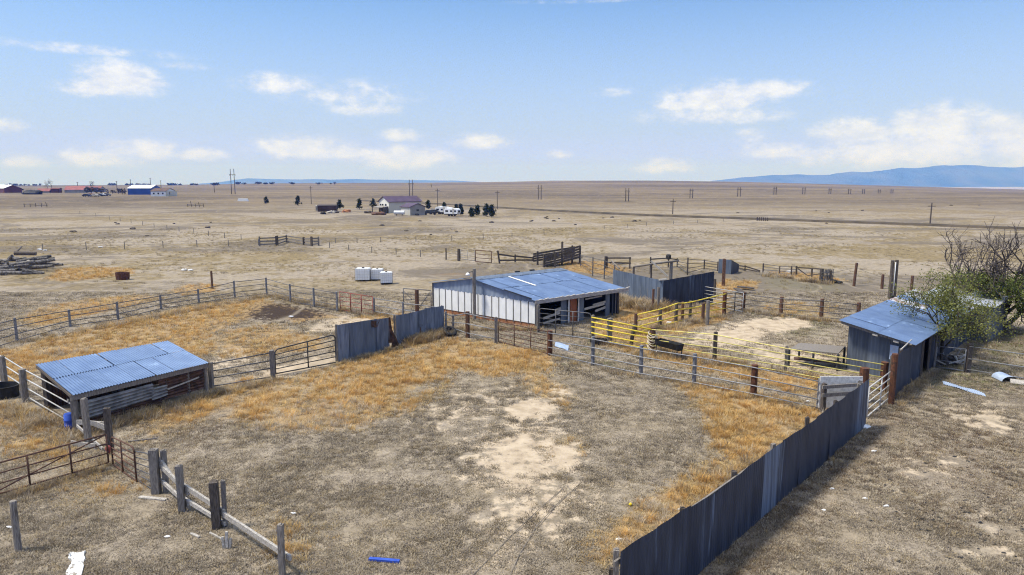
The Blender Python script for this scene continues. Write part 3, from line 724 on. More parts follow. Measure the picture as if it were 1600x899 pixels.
# upper left paddock
fence('pipe_fence', 'long dark pipe fence from the left edge to the paddock corner',
      [(-62, 563, 519), (27, 535, 497), (110, 511, 484), (185, 501, 472), (252, 484, 461), (311, 475, 452), (367, 467, 439), (417, 461, 434)], .085, PP, (.93, .64, .35, .08), .03, 'pipe_dark')
fence('pipe_fence', 'grey pipe fence behind the dark manure heap, from the paddock corner to the red gate',
      [(417, 461, 434, 0, 'none'), (454, 472, 444), (491, 480, 450), (527, 487, 456)], .085, PP, (.93, .62, .32, .06), .028, 'pipe_dark')
gate('stock_gate', 'red tube gate standing in golden grass behind the paddock', (532, 486, 456), (583, 493, 464), 5, 'red_gate', .03, .1, ups=(.33, .66), up_r=.045)
fence('pipe_fence', 'bare silver pipe fence between the red gate and the patched sheet wall',
      [(585, 492, 465), (630, 500, 472), (692, 511, 480)], .075, PP, (.95, .55, .2), .032, 'pipe')
gate('stock_gate', 'grey gate with crossed braces leaning beside the white barn wall', (631, 486, 451), (674, 489, 454), 5, 'pipe_dark', .035, .1, diag=((.0, .9, .32, .5), (.55, .1, .95, .9)))
fence('gate_post', 'stout brown timber post with a pale top in front of the braced gate', [(652, 492, 453)], .16, WB, (), .02, 'pipe', cat='post')
fence('pipe_fence', 'silver pipe fence with a dark brown post in front of the white barn wall',
      [(697, 521, 487), (708, 517, 492, 0, ('round', WG, .09)), (731, 528, 487, 0, ('round', 'wood_brown', .14)), (775, 537, 496, 0, ('square', WG, .13))], .07, PP, (.93, .55, .2), .032, 'pipe', side=.12)
gate('stock_gate', 'long brown tube panel gate in front of the barn corner', (779, 536, 503), (857, 555, 519), 6, 'rust_gate', .028, .08, ups=(.33, .66), up_r=.035)
fence('pipe_fence', 'silver pipe fence crossing mid yard from a rusty post to the pale rack',
      [(859, 556, 517, 0, ('pipe', RP, .16)), (926, 571, 526), (1001, 587, 540), (1084, 601, 553), (1177, 619, 570, 0, ('pipe', RP, .15)), (1279, 640, 592)], .105, PP, (.93, .64, .36, .1), .030, 'pipe', side=.16)
gate('stock_gate', 'grey tube gate with rounded corners in front of the orange barn door', (842, 521, 482), (923, 531, 490), 6, 'pipe_dark', .028, .08, ups=(.33, .66), rounded=True, up_r=.03)
fence('gate_post', 'pale square timber post at the white barn corner', [(841, 520, 477)], .12, WG, (), .02, 'pipe', 'square', cat='post')

# yellow working pen
fence('pipe_fence', 'bold yellow pipe fence near the barn, left of the roped post',
      [(926, 531, 493, 0, ('square', WG, .13)), (952, 537, 498, 0, ('square', WG, .2)), (1019, 549, 512, 0, ('round', WB, .17))], .1, WG, (.93, .74, .55, .3, .1), .050, 'yellow', side=.14)
fence('pipe_fence', 'paler yellow pipe fence from the roped post to the rusty steel post',
      [(1019, 549, 512, 0, 'none'), (1116, 566, 519, 0, ('square', WD, .13)), (1227, 583, 541, 0, ('square', WG, .11)), (1379, 612, 566, 0, ('pipe', RP, .17))], .1, WG, (.93, .72, .5, .28, .08), .031, 'yellow_pale', side=.14)
fence('pipe_fence', 'yellow pipe fence at the far side of the sandy pen, bent in the middle',
      [(993, 521, 490, 0, ('round', WB, .12)), (1031, 511, 481, 0, ('round', WD, .12)), (1056, 504, 472, 0, ('round', WD, .12)), (1066, 502, 472, 0, ('round', WB, .11)), (1078, 501, 470, 0, ('round', WD, .11)), (1131, 494, 457, 0, ('pipe', RP, .15))], .1, WD, (.95, .64, .34, .06), .042, 'yellow', side=.12)
fence('gate_post', 'grey round timber post between the yellow fence and the white gate', [(1105, 508, 470)], .13, WG, (), .02, 'pipe', cat='post')
fence('gate_post', 'leaning dark timber post behind the yellow fence', [(985, 541, 507, 6)], .12, WD, (), .02, 'pipe', cat='post')
t = fence('gate_post', 'short pinkish timber post beside the grey round post by the pen', [(1098, 503, 474)], .12, WB, (), .02, 'pipe', cat='post')[0]
gate('stock_gate', 'white tube gate standing open against the dark sheet pen', (1081, 473, 445), (1160, 489, 458), 6, 'white_pipe', .03, .1, rails=(.2, .4, .6, .8))
gate('stock_gate', 'low black tube gate between two rusty posts beyond the pen', (1133, 492, 459), (1161, 484, 457), 5, 'black_pipe', .03, .08, ups=(.5,), up_r=.035)
fence('pipe_fence', 'dark pipe fence with brown posts beyond the sandy pen, ending at the slate shed',
      [(1161, 484, 457, 0, ('round', RP, .15)), (1220, 492, 464), (1283, 498, 467), (1340, 503, 473)], .14, WB, (.9, .62, .34, .08), .03, 'pipe_dark', side=.12)
fence('gate_post', 'thick dark brown post against the dark pen wall', [(1075, 474, 442)], .17, WB, (), .02, 'pipe', cat='post')
fence('gate_post', 'brown timber post at the near corner of the dark pen', [(1020, 486, 452)], .1, WB, (), .02, 'pipe', cat='post')
fence('gate_post', 'grey cracked timber post at the near corner of the dark pen', [(1028, 484, 449)], .12, WG, (), .02, 'pipe', 'square', cat='post')
fence('gate_post', 'tall dark brown post in front of the small blue-grey bin', [(1130, 447, 405)], .2, WB, (), .02, 'pipe', 'square', cat='post')
fence('gate_post', 'dark notched post at the right end of the dark pen', [(1116, 466, 436)], .11, WD, (), .02, 'pipe', cat='post')

# beyond the dark pen
fence('pipe_fence', 'thin pipe fence running from the loading chute to the dark pen',
      [(907, 416, 398), (926, 432, 402), (944, 436, 406), (960, 441, 414)], .06, 'pipe_dark', (.95, .7, .45, .2), .028, 'pipe_dark')
fence('rail_fence', 'short timber rail fence behind the dark pen with a broken lower rail',
      [(947, 420, 401, 0, ('square', WD, .22)), (984, 420, 402)], .09, WD, (.9, .5), .04, WD, 'square', timber=(.05, .16))
for (p_, q_) in (((955, 420), (968, 425)), ((964, 425), (975, 417))):
    A_, B_ = g(*p_), g(*q_); A_.z += .9; B_.z += .35
    tag(MB().bar(A_, B_, .12, .14).build('fallen_rail', M[WG]), 'loose grey timber propped in a V under the short rail fence', 'timber', 'loose timbers propped in a V')
fence('rail_fence', 'timber rails with a leaning brace behind the dark pen',
      [(1016, 428, 402), (1044, 418, 401), (1058, 417, 404)], .09, WD, (.85,), .04, WD, 'square', timber=(.05, .13))
fence('pipe_fence', 'dark four-rail pipe fence behind the dark pen, ending at the blue-grey bin',
      [(1058, 417, 404), (1074, 430, 403), (1100, 421, 406), (1121, 424, 409)], .08, WD, (.92, .66, .38, .12), .035, 'pipe_dark', 'square')
t = thing('rail_fence', g(990, 436), 'long grey pole rail resting on a thick post inside the dark pen', 'fence')
b1, t1 = spot(1048, 438, 409); b2, t2 = spot(990, 436, 417); b3, t3 = spot(1017, 438, 412)
for b_, t_, r_, m_ in ((b1, t1, .17, WG), (b2, t2, .13, WD), (b3, t3, .1, WD)):
    mb = MB(); post_geo(mb, b_, t_, r_, 'square'); mb.build('post', M[m_], t)
MB().tube([t2, t3 + Vector((0, 0, -.05)), t1 + (t1 - t2) * .2], .11, 7).build('rail', M[WG], t, smooth=True)
MB().bar(t3 + Vector((-.1, -.2, .3)), spot(1043, 440, 432)[1], .12, .16).build('brace', M['wood_pale'], t)
b, tt = spot(1044, 417, 403)
o = MB().lathe((b.x, b.y, tt.z - .2), [(.2, 0), (.3, .1), (.32, .45), (.22, .6)], 14).build('bucket', M['dark'], smooth=True); tag(o, 'dark round bucket upside down on a rail fence post', 'bucket')
fence('rail_fence', 'collapsed timber rails to the right of the blue-grey bin',
      [(1154, 421, 414), (1164, 424, 415), (1186, 426, 423)], .07, WD, (.8, .3), .04, WD, 'square', timber=(.05, .14))
fence('pipe_fence', 'dark pipe panel fence far right beyond the pens, with a white tag near its foot',
      [(1192, 427, 412), (1218, 428, 416), (1236, 430, 416), (1244, 431, 416)], .08, WD, (.96, .66, .36, .06), .032, 'pipe_dark', 'square')
fence('rail_fence', 'timber corner brace with a V of rails beside the wire bundle',
      [(1244, 431, 418), (1268, 433, 419), (1283, 442, 420, 0, ('round', WD, .2))], .1, WD, (.95,), .06, WD, 'square', timber=(.06, .12))
t = thing('rail_fence', g(1260, 433), 'two thin rails meeting in a V between the corner posts at far right', 'fence')
A, Bm, Cc = spot(1246, 431, 420)[1], spot(1262, 432, 431)[1], spot(1281, 441, 428)[1]
MB().bar(A, Bm, .07, .1).build('rail', M[WD], t); MB().bar(Bm, Cc, .07, .1).build('rail', M[WD], t)
fence('wire_fence', 'wire fence with three dark posts crossing behind the twin poles',
      [(1290, 441, 424, 0, 'none'), (1334, 447, 411, 2), (1378, 451, 429), (1424, 453, 431), (1490, 458, 436)], .13, WB, (.8, .5, .2), .014, 'wire', side=.1, sag=.05, rail_name='wire', rail_n=4)
b, tt = spot(1291, 443, 421)
t = thing('wire_bundle', b, 'upright bundle of rolled wire mesh and dark posts at the fence corner', 'wire roll')
for k in range(3):
    mb = MB(); c = b + Vector((-.25 + k * .35, .1 * k, 0))
    for j in range(9): 
        a0 = j / 9 * 6.283; mb.tube([c + Vector((math.cos(a0) * .27, math.sin(a0) * .27, 0)), c + Vector((math.cos(a0 + .4) * .27, math.sin(a0 + .4) * .27, tt.z - b.z))], .02, 4)
    for zz in (.1, .4, .75, 1.1): mb.tube([c + Vector((math.cos(a0 / 10 * 6.283) * .28, math.sin(a0 / 10 * 6.283) * .28, zz)) for a0 in range(11)], .025, 4)
    mb.build('roll', M['pipe_dark'], t)
mb = MB(); post_geo(mb, b + Vector((.3, -.2, 0)), tt + Vector((.3, -.2, -.1)), .13, 'square'); mb.build('post', M[WD], t)
for k in range(4):
    c = g(1300 + k * 4, 441 + k * .8); o = MB().lump((c.x, c.y, c.z + .12), .3, .25, .18).build('rubble_block', M['dark']); tag(o, 'dark lump lying at the foot of the wire bundle', 'rubble', 'dark lumps beside the wire bundle')

# twin tall poles
for k, (px, hd, m_) in enumerate(((1390, 407, WD), (1396.5, 406.5, WD))):
    b, tt = spot(px, 467, hd); root = thing('utility_post', b, ('left one of the two tall timber posts behind the slate shed', 'right one of the two tall timber posts behind the slate shed')[k], 'post', 'twin tall posts')
    mb = MB(); post_geo(mb, b, tt, .15, 'round'); mb.build('shaft', M[m_], root)
    if k == 0:
        MB().tube([b + Vector((.2, -.12, .3)), tt + Vector((.2, -.12, -.15))], .035, 8).build('conduit', M['white'], root, smooth=True)

# fence from the left shed to the black gate, and silver rails left of the shed
fence('pipe_fence', 'dark three-rail pipe fence between the left shed and the black rounded gate',
      [(331, 608, 566, 0, ('square', WG, .13)), (427, 593, 548, 0, ('square', WG, .16))], .12, WG, (.93, .66, .4, .1), .034, 'pipe_dark')
gate('stock_gate', 'black tube gate with rounded top corners left of the patched sheet wall', (431, 587, 547), (525, 569, 523), 6, 'black_pipe', .036, .1, ups=(.53,), rounded=True)
fence('pipe_fence', 'silver rail fence running under the left side of the corrugated shed roof',
      [(-52, 590, 535), (8, 606, 557, 0, ('square', WG, .15)), (40, 628, 577, 0, ('round', WG, .15)), (118, 676, 618, 0, 'none')], .15, WG, (.95, .67, .39, .12), .03, 'white_pipe', side=-.12)

# lower left: rusty gates, split rail fence, lone post
gate('stock_gate', 'rusty five-bar gate with a long diagonal brace at the left edge', (-24, 783, 731), (170, 727, 679), 4, 'rust_gate', .03, .1, ups=(.345, .685), diag=((.0, .0, .97, .97),))
fence('gate_post', 'grey timber post holding the two rusty gates', [(173, 705, 638)], .14, WD, (), .02, 'pipe', 'square', cat='post')
fence('gate_post', 'tall grey timber post in front of the corrugated shed corner', [(139, 697, 623)], .13, WG, (), .02, 'pipe', 'square', cat='post')
gate('stock_gate', 'short rusty tube gate with a drooping curved top beside the thick gatepost', (177, 728, 682), (214, 755, 699), 6, 'rust_gate', .028, .06, ups=(.45,), rounded=True)
gate('stock_gate', 'narrow dark gate panel against the thick gatepost', (213, 752, 705), (238, 767, 709), 6, 'pipe_dark', .022, .06, rounded=True)
o = MB().lump(tuple(g(174, 722) + Vector((.05, -.18, .55))), .1, .07, .16).build('red_rag', M['carpaint_red'], smooth=True); tag(o, 'small red rag hung on the gate corner post', 'rag')
root, B = fence('split_rail_fence', 'weathered split rail fence with broken rails in the lower left corner',
      [(245, 772, 702, 0, ('square', WG, .17)), (285, 799, 728, 0, ('square', WG, .13)), (339, 826, 753, 0, ('square', WD, .16)), (441, 899, 820, 0, ('square', WG, .095))], .13, WG, (), .03, WG)
def lerp(i, fr): return B[i][0] + (B[i][1] - B[i][0]) * fr + Vector((.1, .12, 0))
for (i, f0, j, f1) in ((0, .62, 1, .42), (1, .5, 2, .36), (2, .3, 3, .34), (0, .28, 1, .12), (1, .2, 2, .1)):
    e = (lerp(j, f1) - lerp(i, f0)).normalized() * .18
    MB().bar(lerp(i, f0) - e, lerp(j, f1) + e, .07, .15 if f0 > .29 else .12).build('rail', M['wood_pale'], root)
MB().bar(B[0][1] + Vector((.12, .1, -.35)), B[0][0] + Vector((.75, -.3, .62)), .07, .13).build('broken_rail', M['wood_pale'], root)
mb = MB(); post_geo(mb, B[0][0] + Vector((.26, .1, 0)), B[0][1] + Vector((.26, .1, -.08)), .12, 'square'); mb.build('post', M[WG], root)
mb = MB(); post_geo(mb, B[2][0] + Vector((.2, .12, 0)), B[2][1] + Vector((.2, .12, -.02)), .08, 'square'); mb.build('post', M[WG], root)
fence('fence_post', 'lone grey round post standing by itself at the lower left edge', [(29, 860, 783)], .088, WG, (), .02, 'pipe', cat='post')
fence('fence_post', 'lone brown timber post beyond the upper left paddock fence', [(332, 452, 424)], .1, WB, (), .02, 'pipe', 'square', cat='post')

# right: rusty posts, narrow gate, rails by the tree
fence('gate_post', 'thick rusty steel post at the far end of the long slate sheet fence', [(1347, 628, 575)], .2, RP, (), .02, 'pipe', 'pipe', cat='post')
fence('gate_post', 'rusty steel post at the near end of the sheet wall by the slate shed', [(1392, 632, 553)], .13, RP, (), .02, 'pipe', 'pipe', cat='post')
gate('stock_gate', 'silver rail gate between the rusty posts at the end of the sheet fence', (1354, 655, 606), (1389, 625, 580), 5, 'white_pipe', .03, .1, ups=(.55,))
gate('stock_gate', 'light tube gate at the right corner of the slate shed, junk heaped behind it', (1461, 575, 541), (1506, 582, 546), 4, 'pipe', .03, .08)
fence('pipe_fence', 'pale pipe rails running from a dark post by the junk heap to the right edge',
      [(1511, 582, 538, 0, ('square', WD, .16)), (1640, 602, 556)], .1, WD, (.93, .5, .12), .028, 'pipe', side=.12)
fence('gate_post', 'tall thin pale post at the open doorway of the slate shed', [(1459, 575, 508)], .05, WG, (), .02, 'pipe', cat='post')

# far timber pen and loading chute
gate('stock_gate', 'rusty orange tube gate beside the leaning post beyond the barn', (743, 410, 391), (768, 412, 393), 4, 'rust_gate', .05, .1)
gate('stock_gate', 'thin silver gate between a dark post and the orange gate', (720, 406, 391), (742, 408, 391), 6, 'pipe', .03, .08, ups=(.5,))
fence('gate_post', 'black stout post at the left end of the far gates', [(717, 408, 389)], .2, WD, (), .02, 'pipe', cat='post')
fence('wire_fence', 'short wire fence left of the far gates', [(697, 406, 388), (717, 408, 391, 0, 'none')], .09, WD, (.6, .85), .025, 'wire', rail_name='wire', rail_n=4)
fence('rail_fence', 'dark timber rail fence leading from a leaning post to the loading chute',
      [(781, 412, 392, -3), (805, 410, 398, 0), (833, 408, 401, 0)], .13, WD, (.75, .25), .05, WD, 'square', timber=(.06, .2))
ch = thing('loading_chute', g(880, 415), 'old dark timber cattle loading chute with board sides rising to the right', 'loading chute')
Lr = [spot(*s) for s in ((840, 414, 393), (850, 418, 398), (867, 418, 394), (878, 415, 378), (894, 413, 384), (906, 412, 384))]
for b, tt in Lr:
    mb = MB(); post_geo(mb, b, tt, .16, 'square'); mb.build('post', M[WD], ch)
for k in range(5):
    mb = MB()
    a_ = Lr[1][0] + Vector((0, 0, .2 + k * .26)); c_ = Lr[3][0] + Vector((0, 0, .45 + k * .3)); e_ = Lr[5][0] + Vector((0, 0, .85 + k * .33))
    mb.bar(a_, c_, .05, .22); mb.bar(c_, e_, .05, .25); mb.build('side_board', M[WD], ch)
back = Vector((-.5, 1.5, 0))
for k in range(4):
    a_ = Lr[0][0] + back + Vector((0, 0, .3 + k * .28)); e_ = Lr[5][0] + back + Vector((0, 0, .9 + k * .33))
    MB().bar(a_, e_, .05, .24).build('side_board', M[WD], ch)
a_, e_ = Lr[1][0] + Vector((0, .75, .15)), Lr[5][0] + Vector((0, .75, .8)); MB().bar(a_, e_, 1.4, .08).build('ramp', M[WD], ch)

# small timber corral out on the pasture
fence('corral_fence', 'weathered timber corral fence standing alone on the pasture',
      [(406, 385, 370), (433, 384, 369, 0, ('square', WD, .3)), (448, 379, 367), (475, 383, 371, 0, ('square', WD, .25)), (487, 385, 370, 0, ('square', WD, .2)), (498, 384, 370)], .14, WG, (.82, .5, .18), .05, WG, 'square', timber=(.06, .2))

# wire fences with thin steel posts
tp = lambda lst, h: [(a, c, c - h) for a, c in lst]
fence('wire_fence', 'wire fence of thin steel posts crossing the pasture behind the log pile',
      [(67, 391.5, 381), (135, 391, 379), (195, 390, 377.5), (255, 388, 376.5), (308, 386.5, 375.5), (357, 384.5, 374.5), (404, 383.5, 374)], .05, 'wire', (.85, .55, .25), .012, 'wire', 'tee', rail_name='wire', rail_n=3)
fence('wire_fence', 'wire fence receding from the timber corral to the far left pasture',
      [(125, 335, 330), (150, 339, 333.5), (171, 343.5, 337.5), (188, 346, 340), (205, 349, 342.5), (223, 352.5, 346), (241, 355.5, 349), (261, 359, 352), (280, 362, 354.5), (303, 365.5, 357.5), (326, 369, 360.5), (351, 372.5, 363.5), (377, 375, 366)], .06, 'wire', (.85, .5), .015, 'wire', 'tee', rail_name='wire', rail_n=3)
fence('wire_fence', 'wire fence of thin posts from the timber corral towards the far gates',
      [(515, 388, 379), (545, 391.5, 382.5), (581, 395.5, 385.5), (619, 397.5, 387.5), (657, 402, 391), (697, 405, 392)], .05, 'wire', (.85, .5, .2), .012, 'wire', 'tee', rail_name='wire', rail_n=3)
fence('wire_fence', 'distant wire fence curving from the timber corral over the pasture towards the dirt road',
      [(524, 380, 372), (558, 380, 372), (595, 379, 370.5), (650, 378, 369.5), (706, 377, 368), (755, 375, 367), (800, 371.5, 364), (850, 367, 360), (900, 362, 355.5), (944, 358.5, 352.5), (980, 356, 350), (1010, 353, 347.5), (1052, 350.5, 345), (1090, 348.5, 343.5), (1130, 346.5, 342), (1184, 344, 340)], .06, 'wire', (.85, .45), .015, 'wire', 'tee', rail_name='wire', rail_n=3)
for i in range(6):
    b, tt = spot(1183 + 3.2 * i, 345 + .12 * i, 339.5 + .15 * i); mb = MB(); post_geo(mb, b, tt, .17, 'round')
    tag(mb.build('fence_post', M[WD]), 'short dark post in the row beside the far dirt road', 'post', 'row of dark posts beside the dirt road')
# ------------------------------------------------------------------ sheds, barn, sheet walls
def V(x, y, z): return Vector((x, y, z))
def mixv(a, b, t): return a * (1 - t) + b * t

# --- left loafing shed with the corrugated roof
FLr, FRr = gz(113, 618, 1.62), gz(327, 567, 1.55)
u = (FRr - FLr); u.z = 0; Ls = u.length; u.normalize(); n_ = V(-u.y, u.x, 0)
zb = 2.02; w_ = 4.55
BLr, BRr = gz(55, 570, zb), gz(262, 533, zb)
sh = thing('loafing_shed', V(FLr.x, FLr.y, 0), 'low open shed with a shiny corrugated roof by the left fence', 'shed')
MidL, MidR = mixv(FLr, BLr, .50), mixv(FRr, BRr, .56)
cols = 7
for row, (a0, a1, b1, b0, dz) in enumerate(((FLr, FRr, MidR, MidL, 0.0), (MidL, MidR, BRr, BLr, .012))):
    e = (b0 - a0) * (.03 if row == 0 else 0)
    for k in range(cols):
        t0, t1 = k / cols + .0016, (k + 1) / cols - .0016
        lift = V(0, 0, .004 * (k % 2) + dz)
        j = V(0, 0, random.uniform(0, .01))
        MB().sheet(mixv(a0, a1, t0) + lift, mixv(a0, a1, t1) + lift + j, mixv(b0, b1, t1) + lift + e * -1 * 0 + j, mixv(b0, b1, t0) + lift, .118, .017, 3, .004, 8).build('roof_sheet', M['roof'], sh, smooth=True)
in_ = n_ * .25
fl, fr = V(FLr.x, FLr.y, 0) + in_ + u * .15, V(FRr.x, FRr.y, 0) + in_ - u * .1
bl, br = V(BLr.x, BLr.y, 0) - n_ * .35 + u * .2, V(BRr.x, BRr.y, 0) - n_ * .35 - u * .15
shed_l, shed_r, shed_n = fl.copy(), fr.copy(), n_.copy()
zf = 1.50
for (p, z, r, mm) in ((fl, zf, .14, WG), (mixv(fl, fr, .33), zf, .1, WD), (mixv(fl, fr, .66), zf, .1, WD), (fr, zf - .03, .12, WG), (bl, 1.9, .16, WD), (mixv(bl, br, .5), 1.9, .12, WD), (br, 1.9, .14, WD)):
    mb = MB(); post_geo(mb, p, p + V(0, 0, z), r, 'square'); mb.build('post', M[mm], sh)
MB().bar(FLr + n_ * .10 + V(0, 0, -.14) - u * .02, FRr + n_ * .10 + V(0, 0, -.14) + u * .02, .06, .2).build('fascia', M['wood_grey'], sh)
MB().bar(BLr - n_ * .3 + V(0, 0, -.14), BRr - n_ * .3 + V(0, 0, -.14), .08, .18).build('back_beam', M[WD], sh)
for k in range(5):
    t = k / 4
    MB().bar(mixv(FLr, FRr, t) + V(0, 0, -.07) + n_ * .1, mixv(BLr, BRr, t) + V(0, 0, -.07) - n_ * .1, .06, .1).build('rafter', M[WD], sh)
# patchwork of rusty and bright corrugated scraps nailed on the front
f0 = fl - n_ * .05; fv = (fr - fl)
def fpt(t, z): return fl - n_ * .14 + fv * t + V(0, 0, z)
MB().sheet(fpt(.03, .42), fpt(.03, 1.22), fpt(.55, 1.22), fpt(.55, .55), .155, .045, 6, .012).build('front_sheet', M['scrapsheet'], sh, smooth=True)
MB().sheet(fpt(.53, .50), fpt(.53, 1.02), fpt(.66, 1.0), fpt(.66, .55), .155, .045, 5, .03).build('front_sheet', M['scrapsheet'], sh, smooth=True)
mb = MB(); mb.sheet(fpt(.60, .35) + n_ * .06, fpt(.60, 1.4) + n_ * .06, fpt(.98, 1.35) + n_ * .06, fpt(.98, .35) + n_ * .06, .15, .035, 5, .01); mb.build('rusty_sheet', M['rustsheet'], sh, smooth=True)
MB().sheet(fpt(.02, -.02) + n_ * .1, fpt(.02, .6) + n_ * .1, fpt(.62, .66) + n_ * .1, fpt(.62, -.02) + n_ * .1, .15, .035, 5, .01).build('rusty_sheet', M['rustsheet'], sh, smooth=True)
MB().bar(fpt(.66, .78), fpt(.93, .95), .04, .06).build('batten', M['wood_pale'], sh)
MB().sheet(bl + V(0, 0, .0), mixv(bl, br, 1), br + V(0, 0, 1.7), bl + V(0, 0, 1.7), .118, .017, 2, .01).build('back_wall', M['rustsheet'], sh, smooth=True)
FOOT.append(([tuple(p[:2]) for p in (fl, fr, br, bl)], 0))
b, tt = spot(296, 622, 575); fence('fence_post', 'slim grey post standing in weeds against the front of the corrugated shed', [(296, 624, 576)], .09, WG, (), .02, 'pipe', 'square', cat='post')
# broken boards heaped at its near corner
for (p, q, zz0, zz1, w, lab) in (((110, 668), (123, 655), 1.15, .65, .14, 'short white board hanging off the corrugated shed corner'),
                          ((119, 676), (166, 679), .45, .42, .2, 'grey plank nailed across the near corner of the corrugated shed'),
                          ((150, 681), (168, 684), .5, .4, .22, 'white splintered board end behind the tall corner post'),
                          ((122, 684), (161, 706), .5, .12, .1, 'pale thin rail sloping to the ground by the tall corner post'),
                          ((112, 697), (150, 702), .12, .1, .2, 'pale plank lying on the ground below the blue drum')):
    A, B_ = g(*p), g(*q); A.z += zz0; B_.z += zz1
    tag(MB().bar(A, B_, .05, w).build('loose_board', M['wood_pale']), lab, 'board')
b = g(110, 672); o = thing('blue_drum', b, 'bright blue plastic drum beside the corrugated shed corner', 'drum')
z0 = .55
MB().lathe((b.x, b.y, b.z), [(.17, 0), (.19, .03), (.19, .2), (.205, .22), (.19, .24), (.19, .42), (.205, .44), (.19, .46), (.19, .66), (.17, .68)], 18).build('drum_shell', M['blueplastic'], o, smooth=True)
MB().lathe((b.x, b.y, b.z + .67), [(.175, 0), (.175, .03), (.13, .035)], 18).build('lid', M['blueplastic'], o)
b = g(2, 620); o = thing('water_trough', b, 'round black water trough cut off by the left edge', 'trough')
MB().lathe((b.x, b.y, b.z), [(.75, 0), (.78, .5), (.82, .56), (.76, .56), (.72, .3), (.7, .25)], 28, 1.0, .8).build('tank', M['dark'], o, smooth=False)
FOOT.append(([(b.x - .8, b.y - .6), (b.x + .8, b.y - .6), (b.x + .8, b.y + .6), (b.x - .8, b.y + .6)], 0))

# --- the patched sheet wall left of the barn
A, B_ = g(530, 567), g(693, 519)
ws = thing('sheet_wall', A, 'patched blue-grey corrugated wall with a torn rusty gap in the middle', 'wall')
hs = [(530, 508), (548, 505), (572, 501), (590, 499), (607, 496.5), (620, 493), (640, 489.5), (656, 486), (668, 481.5), (680, 480), (693, 478)]
P = []
for px, pt in hs:
    q = mixv(A, B_, col_x(px, A, B_)); P.append((q, ztop(q.y, pt)))
for i in range(len(P) - 1):
    if i == 4: continue
    (p, z), (q, z2) = P[i], P[i + 1]; o = n_ * 0 + V(.02, -.03, 0) * (i % 2)
    mb = MB(); ov = (q - p).normalized() * .06
    zz = (z + z2) / 2
    mb.sheet(p + o - ov + V(0, 0, -.05), q + o + ov + V(0, 0, -.05), q + o + ov + V(0, 0, z2), p + o - ov + V(0, 0, z), .118, .014, 6, .014)
    mb.build('sheet', M['oldsheet' if i not in (1, 2, 5) else 'slate_lit'], ws, smooth=True)
(p, z), (q, z2) = P[4], P[5]
dv = V(.10, -.16, 0)
MB().sheet(p + dv * .5 + V(0, 0, .35), mixv(p, q, .55) + dv + V(0, 0, .3), mixv(p, q, .28) + dv * .3 + V(0, 0, z), p + V(0, 0, z), .1, .02, 6, .03).build('torn_sheet', M['rustsheet'], ws, smooth=True)
MB().sheet(mixv(p, q, .25) + dv + V(0, 0, .02), mixv(p, q, 1.1) + dv * 1.3 + V(0, 0, .05), mixv(p, q, .95) + dv * .6 + V(0, 0, .5), mixv(p, q, .4) + dv * .4 + V(0, 0, 1.1), .1, .02, 6, .03).build('torn_sheet', M['rustsheet'], ws, smooth=True)
MB().sheet(mixv(P[6][0], P[7][0], .9) + dv * .25 + V(0, 0, .75), mixv(P[7][0], P[8][0], .9) + dv * .25 + V(0, 0, .85), P[8][0] + dv * .25 + V(0, 0, P[8][1] - .05), mixv(P[6][0], P[7][0], .9) + dv * .25 + V(0, 0, P[7][1] - .05), .1, .012, 4, .02).build('patch', M['slate_lit'], ws, smooth=True)
MB().sheet(P[7][0] + dv * .2 + V(0, 0, .05), mixv(P[7][0], P[8][0], .25) + dv * .2 + V(0, 0, .05), mixv(P[7][0], P[8][0], .45) + dv * .2 + V(0, 0, .9), P[7][0] + dv * .2 + V(0, 0, 1.0), .1, .015, 4, .02).build('rust_strip', M['rustsheet'], ws, smooth=True)
MB().sheet(mixv(P[2][0], P[3][0], .5) + dv * .25 + V(0, 0, P[3][1] - .35), P[3][0] + dv * .25 + V(0, 0, P[3][1] - .5), mixv(P[3][0], P[4][0], .3) + dv * .25 + V(0, 0, P[4][1] - .05), mixv(P[2][0], P[3][0], .5) + dv * .25 + V(0, 0, P[3][1] - .02), .1, .012, 4, .02).build('rust_strip', M['rustsheet'], ws, smooth=True)
bk = V(-.12, .16, 0)
for i in (0, 3, 5, 8, 10):
    mb = MB(); post_geo(mb, P[i][0] + bk, P[i][0] + bk + V(0, 0, P[i][1] - .02), .09, 'square'); mb.build('post', M[WG], ws)
for fr in (.35, .85):
    MB().bar(P[0][0] + bk * .6 + V(0, 0, P[0][1] * fr), P[4][0] + bk * .6 + V(0, 0, P[4][1] * fr), .05, .12).build('rail', M[WG], ws)
    MB().bar(P[5][0] + bk * .6 + V(0, 0, P[5][1] * fr), P[10][0] + bk * .6 + V(0, 0, P[10][1] * fr), .05, .12).build('rail', M[WG], ws)
b = g(703, 525); o = thing('tyre', b, 'black tyre lying at the right end of the patched sheet wall', 'tyre')
MB().lathe((0, 0, 0), [(.26, -.13), (.42, -.14), (.47, -.08), (.47, .08), (.42, .14), (.26, .13), (.25, .05), (.25, -.05)], 22).build('casing', M['dark'], o, smooth=True).location = (0, 0, 0)
o.children[0].data.transform(__import__('mathutils').Matrix.Translation(b)); o.rotation_euler = (.5, .25, .3); o.location = b + V(0, 0, .28)

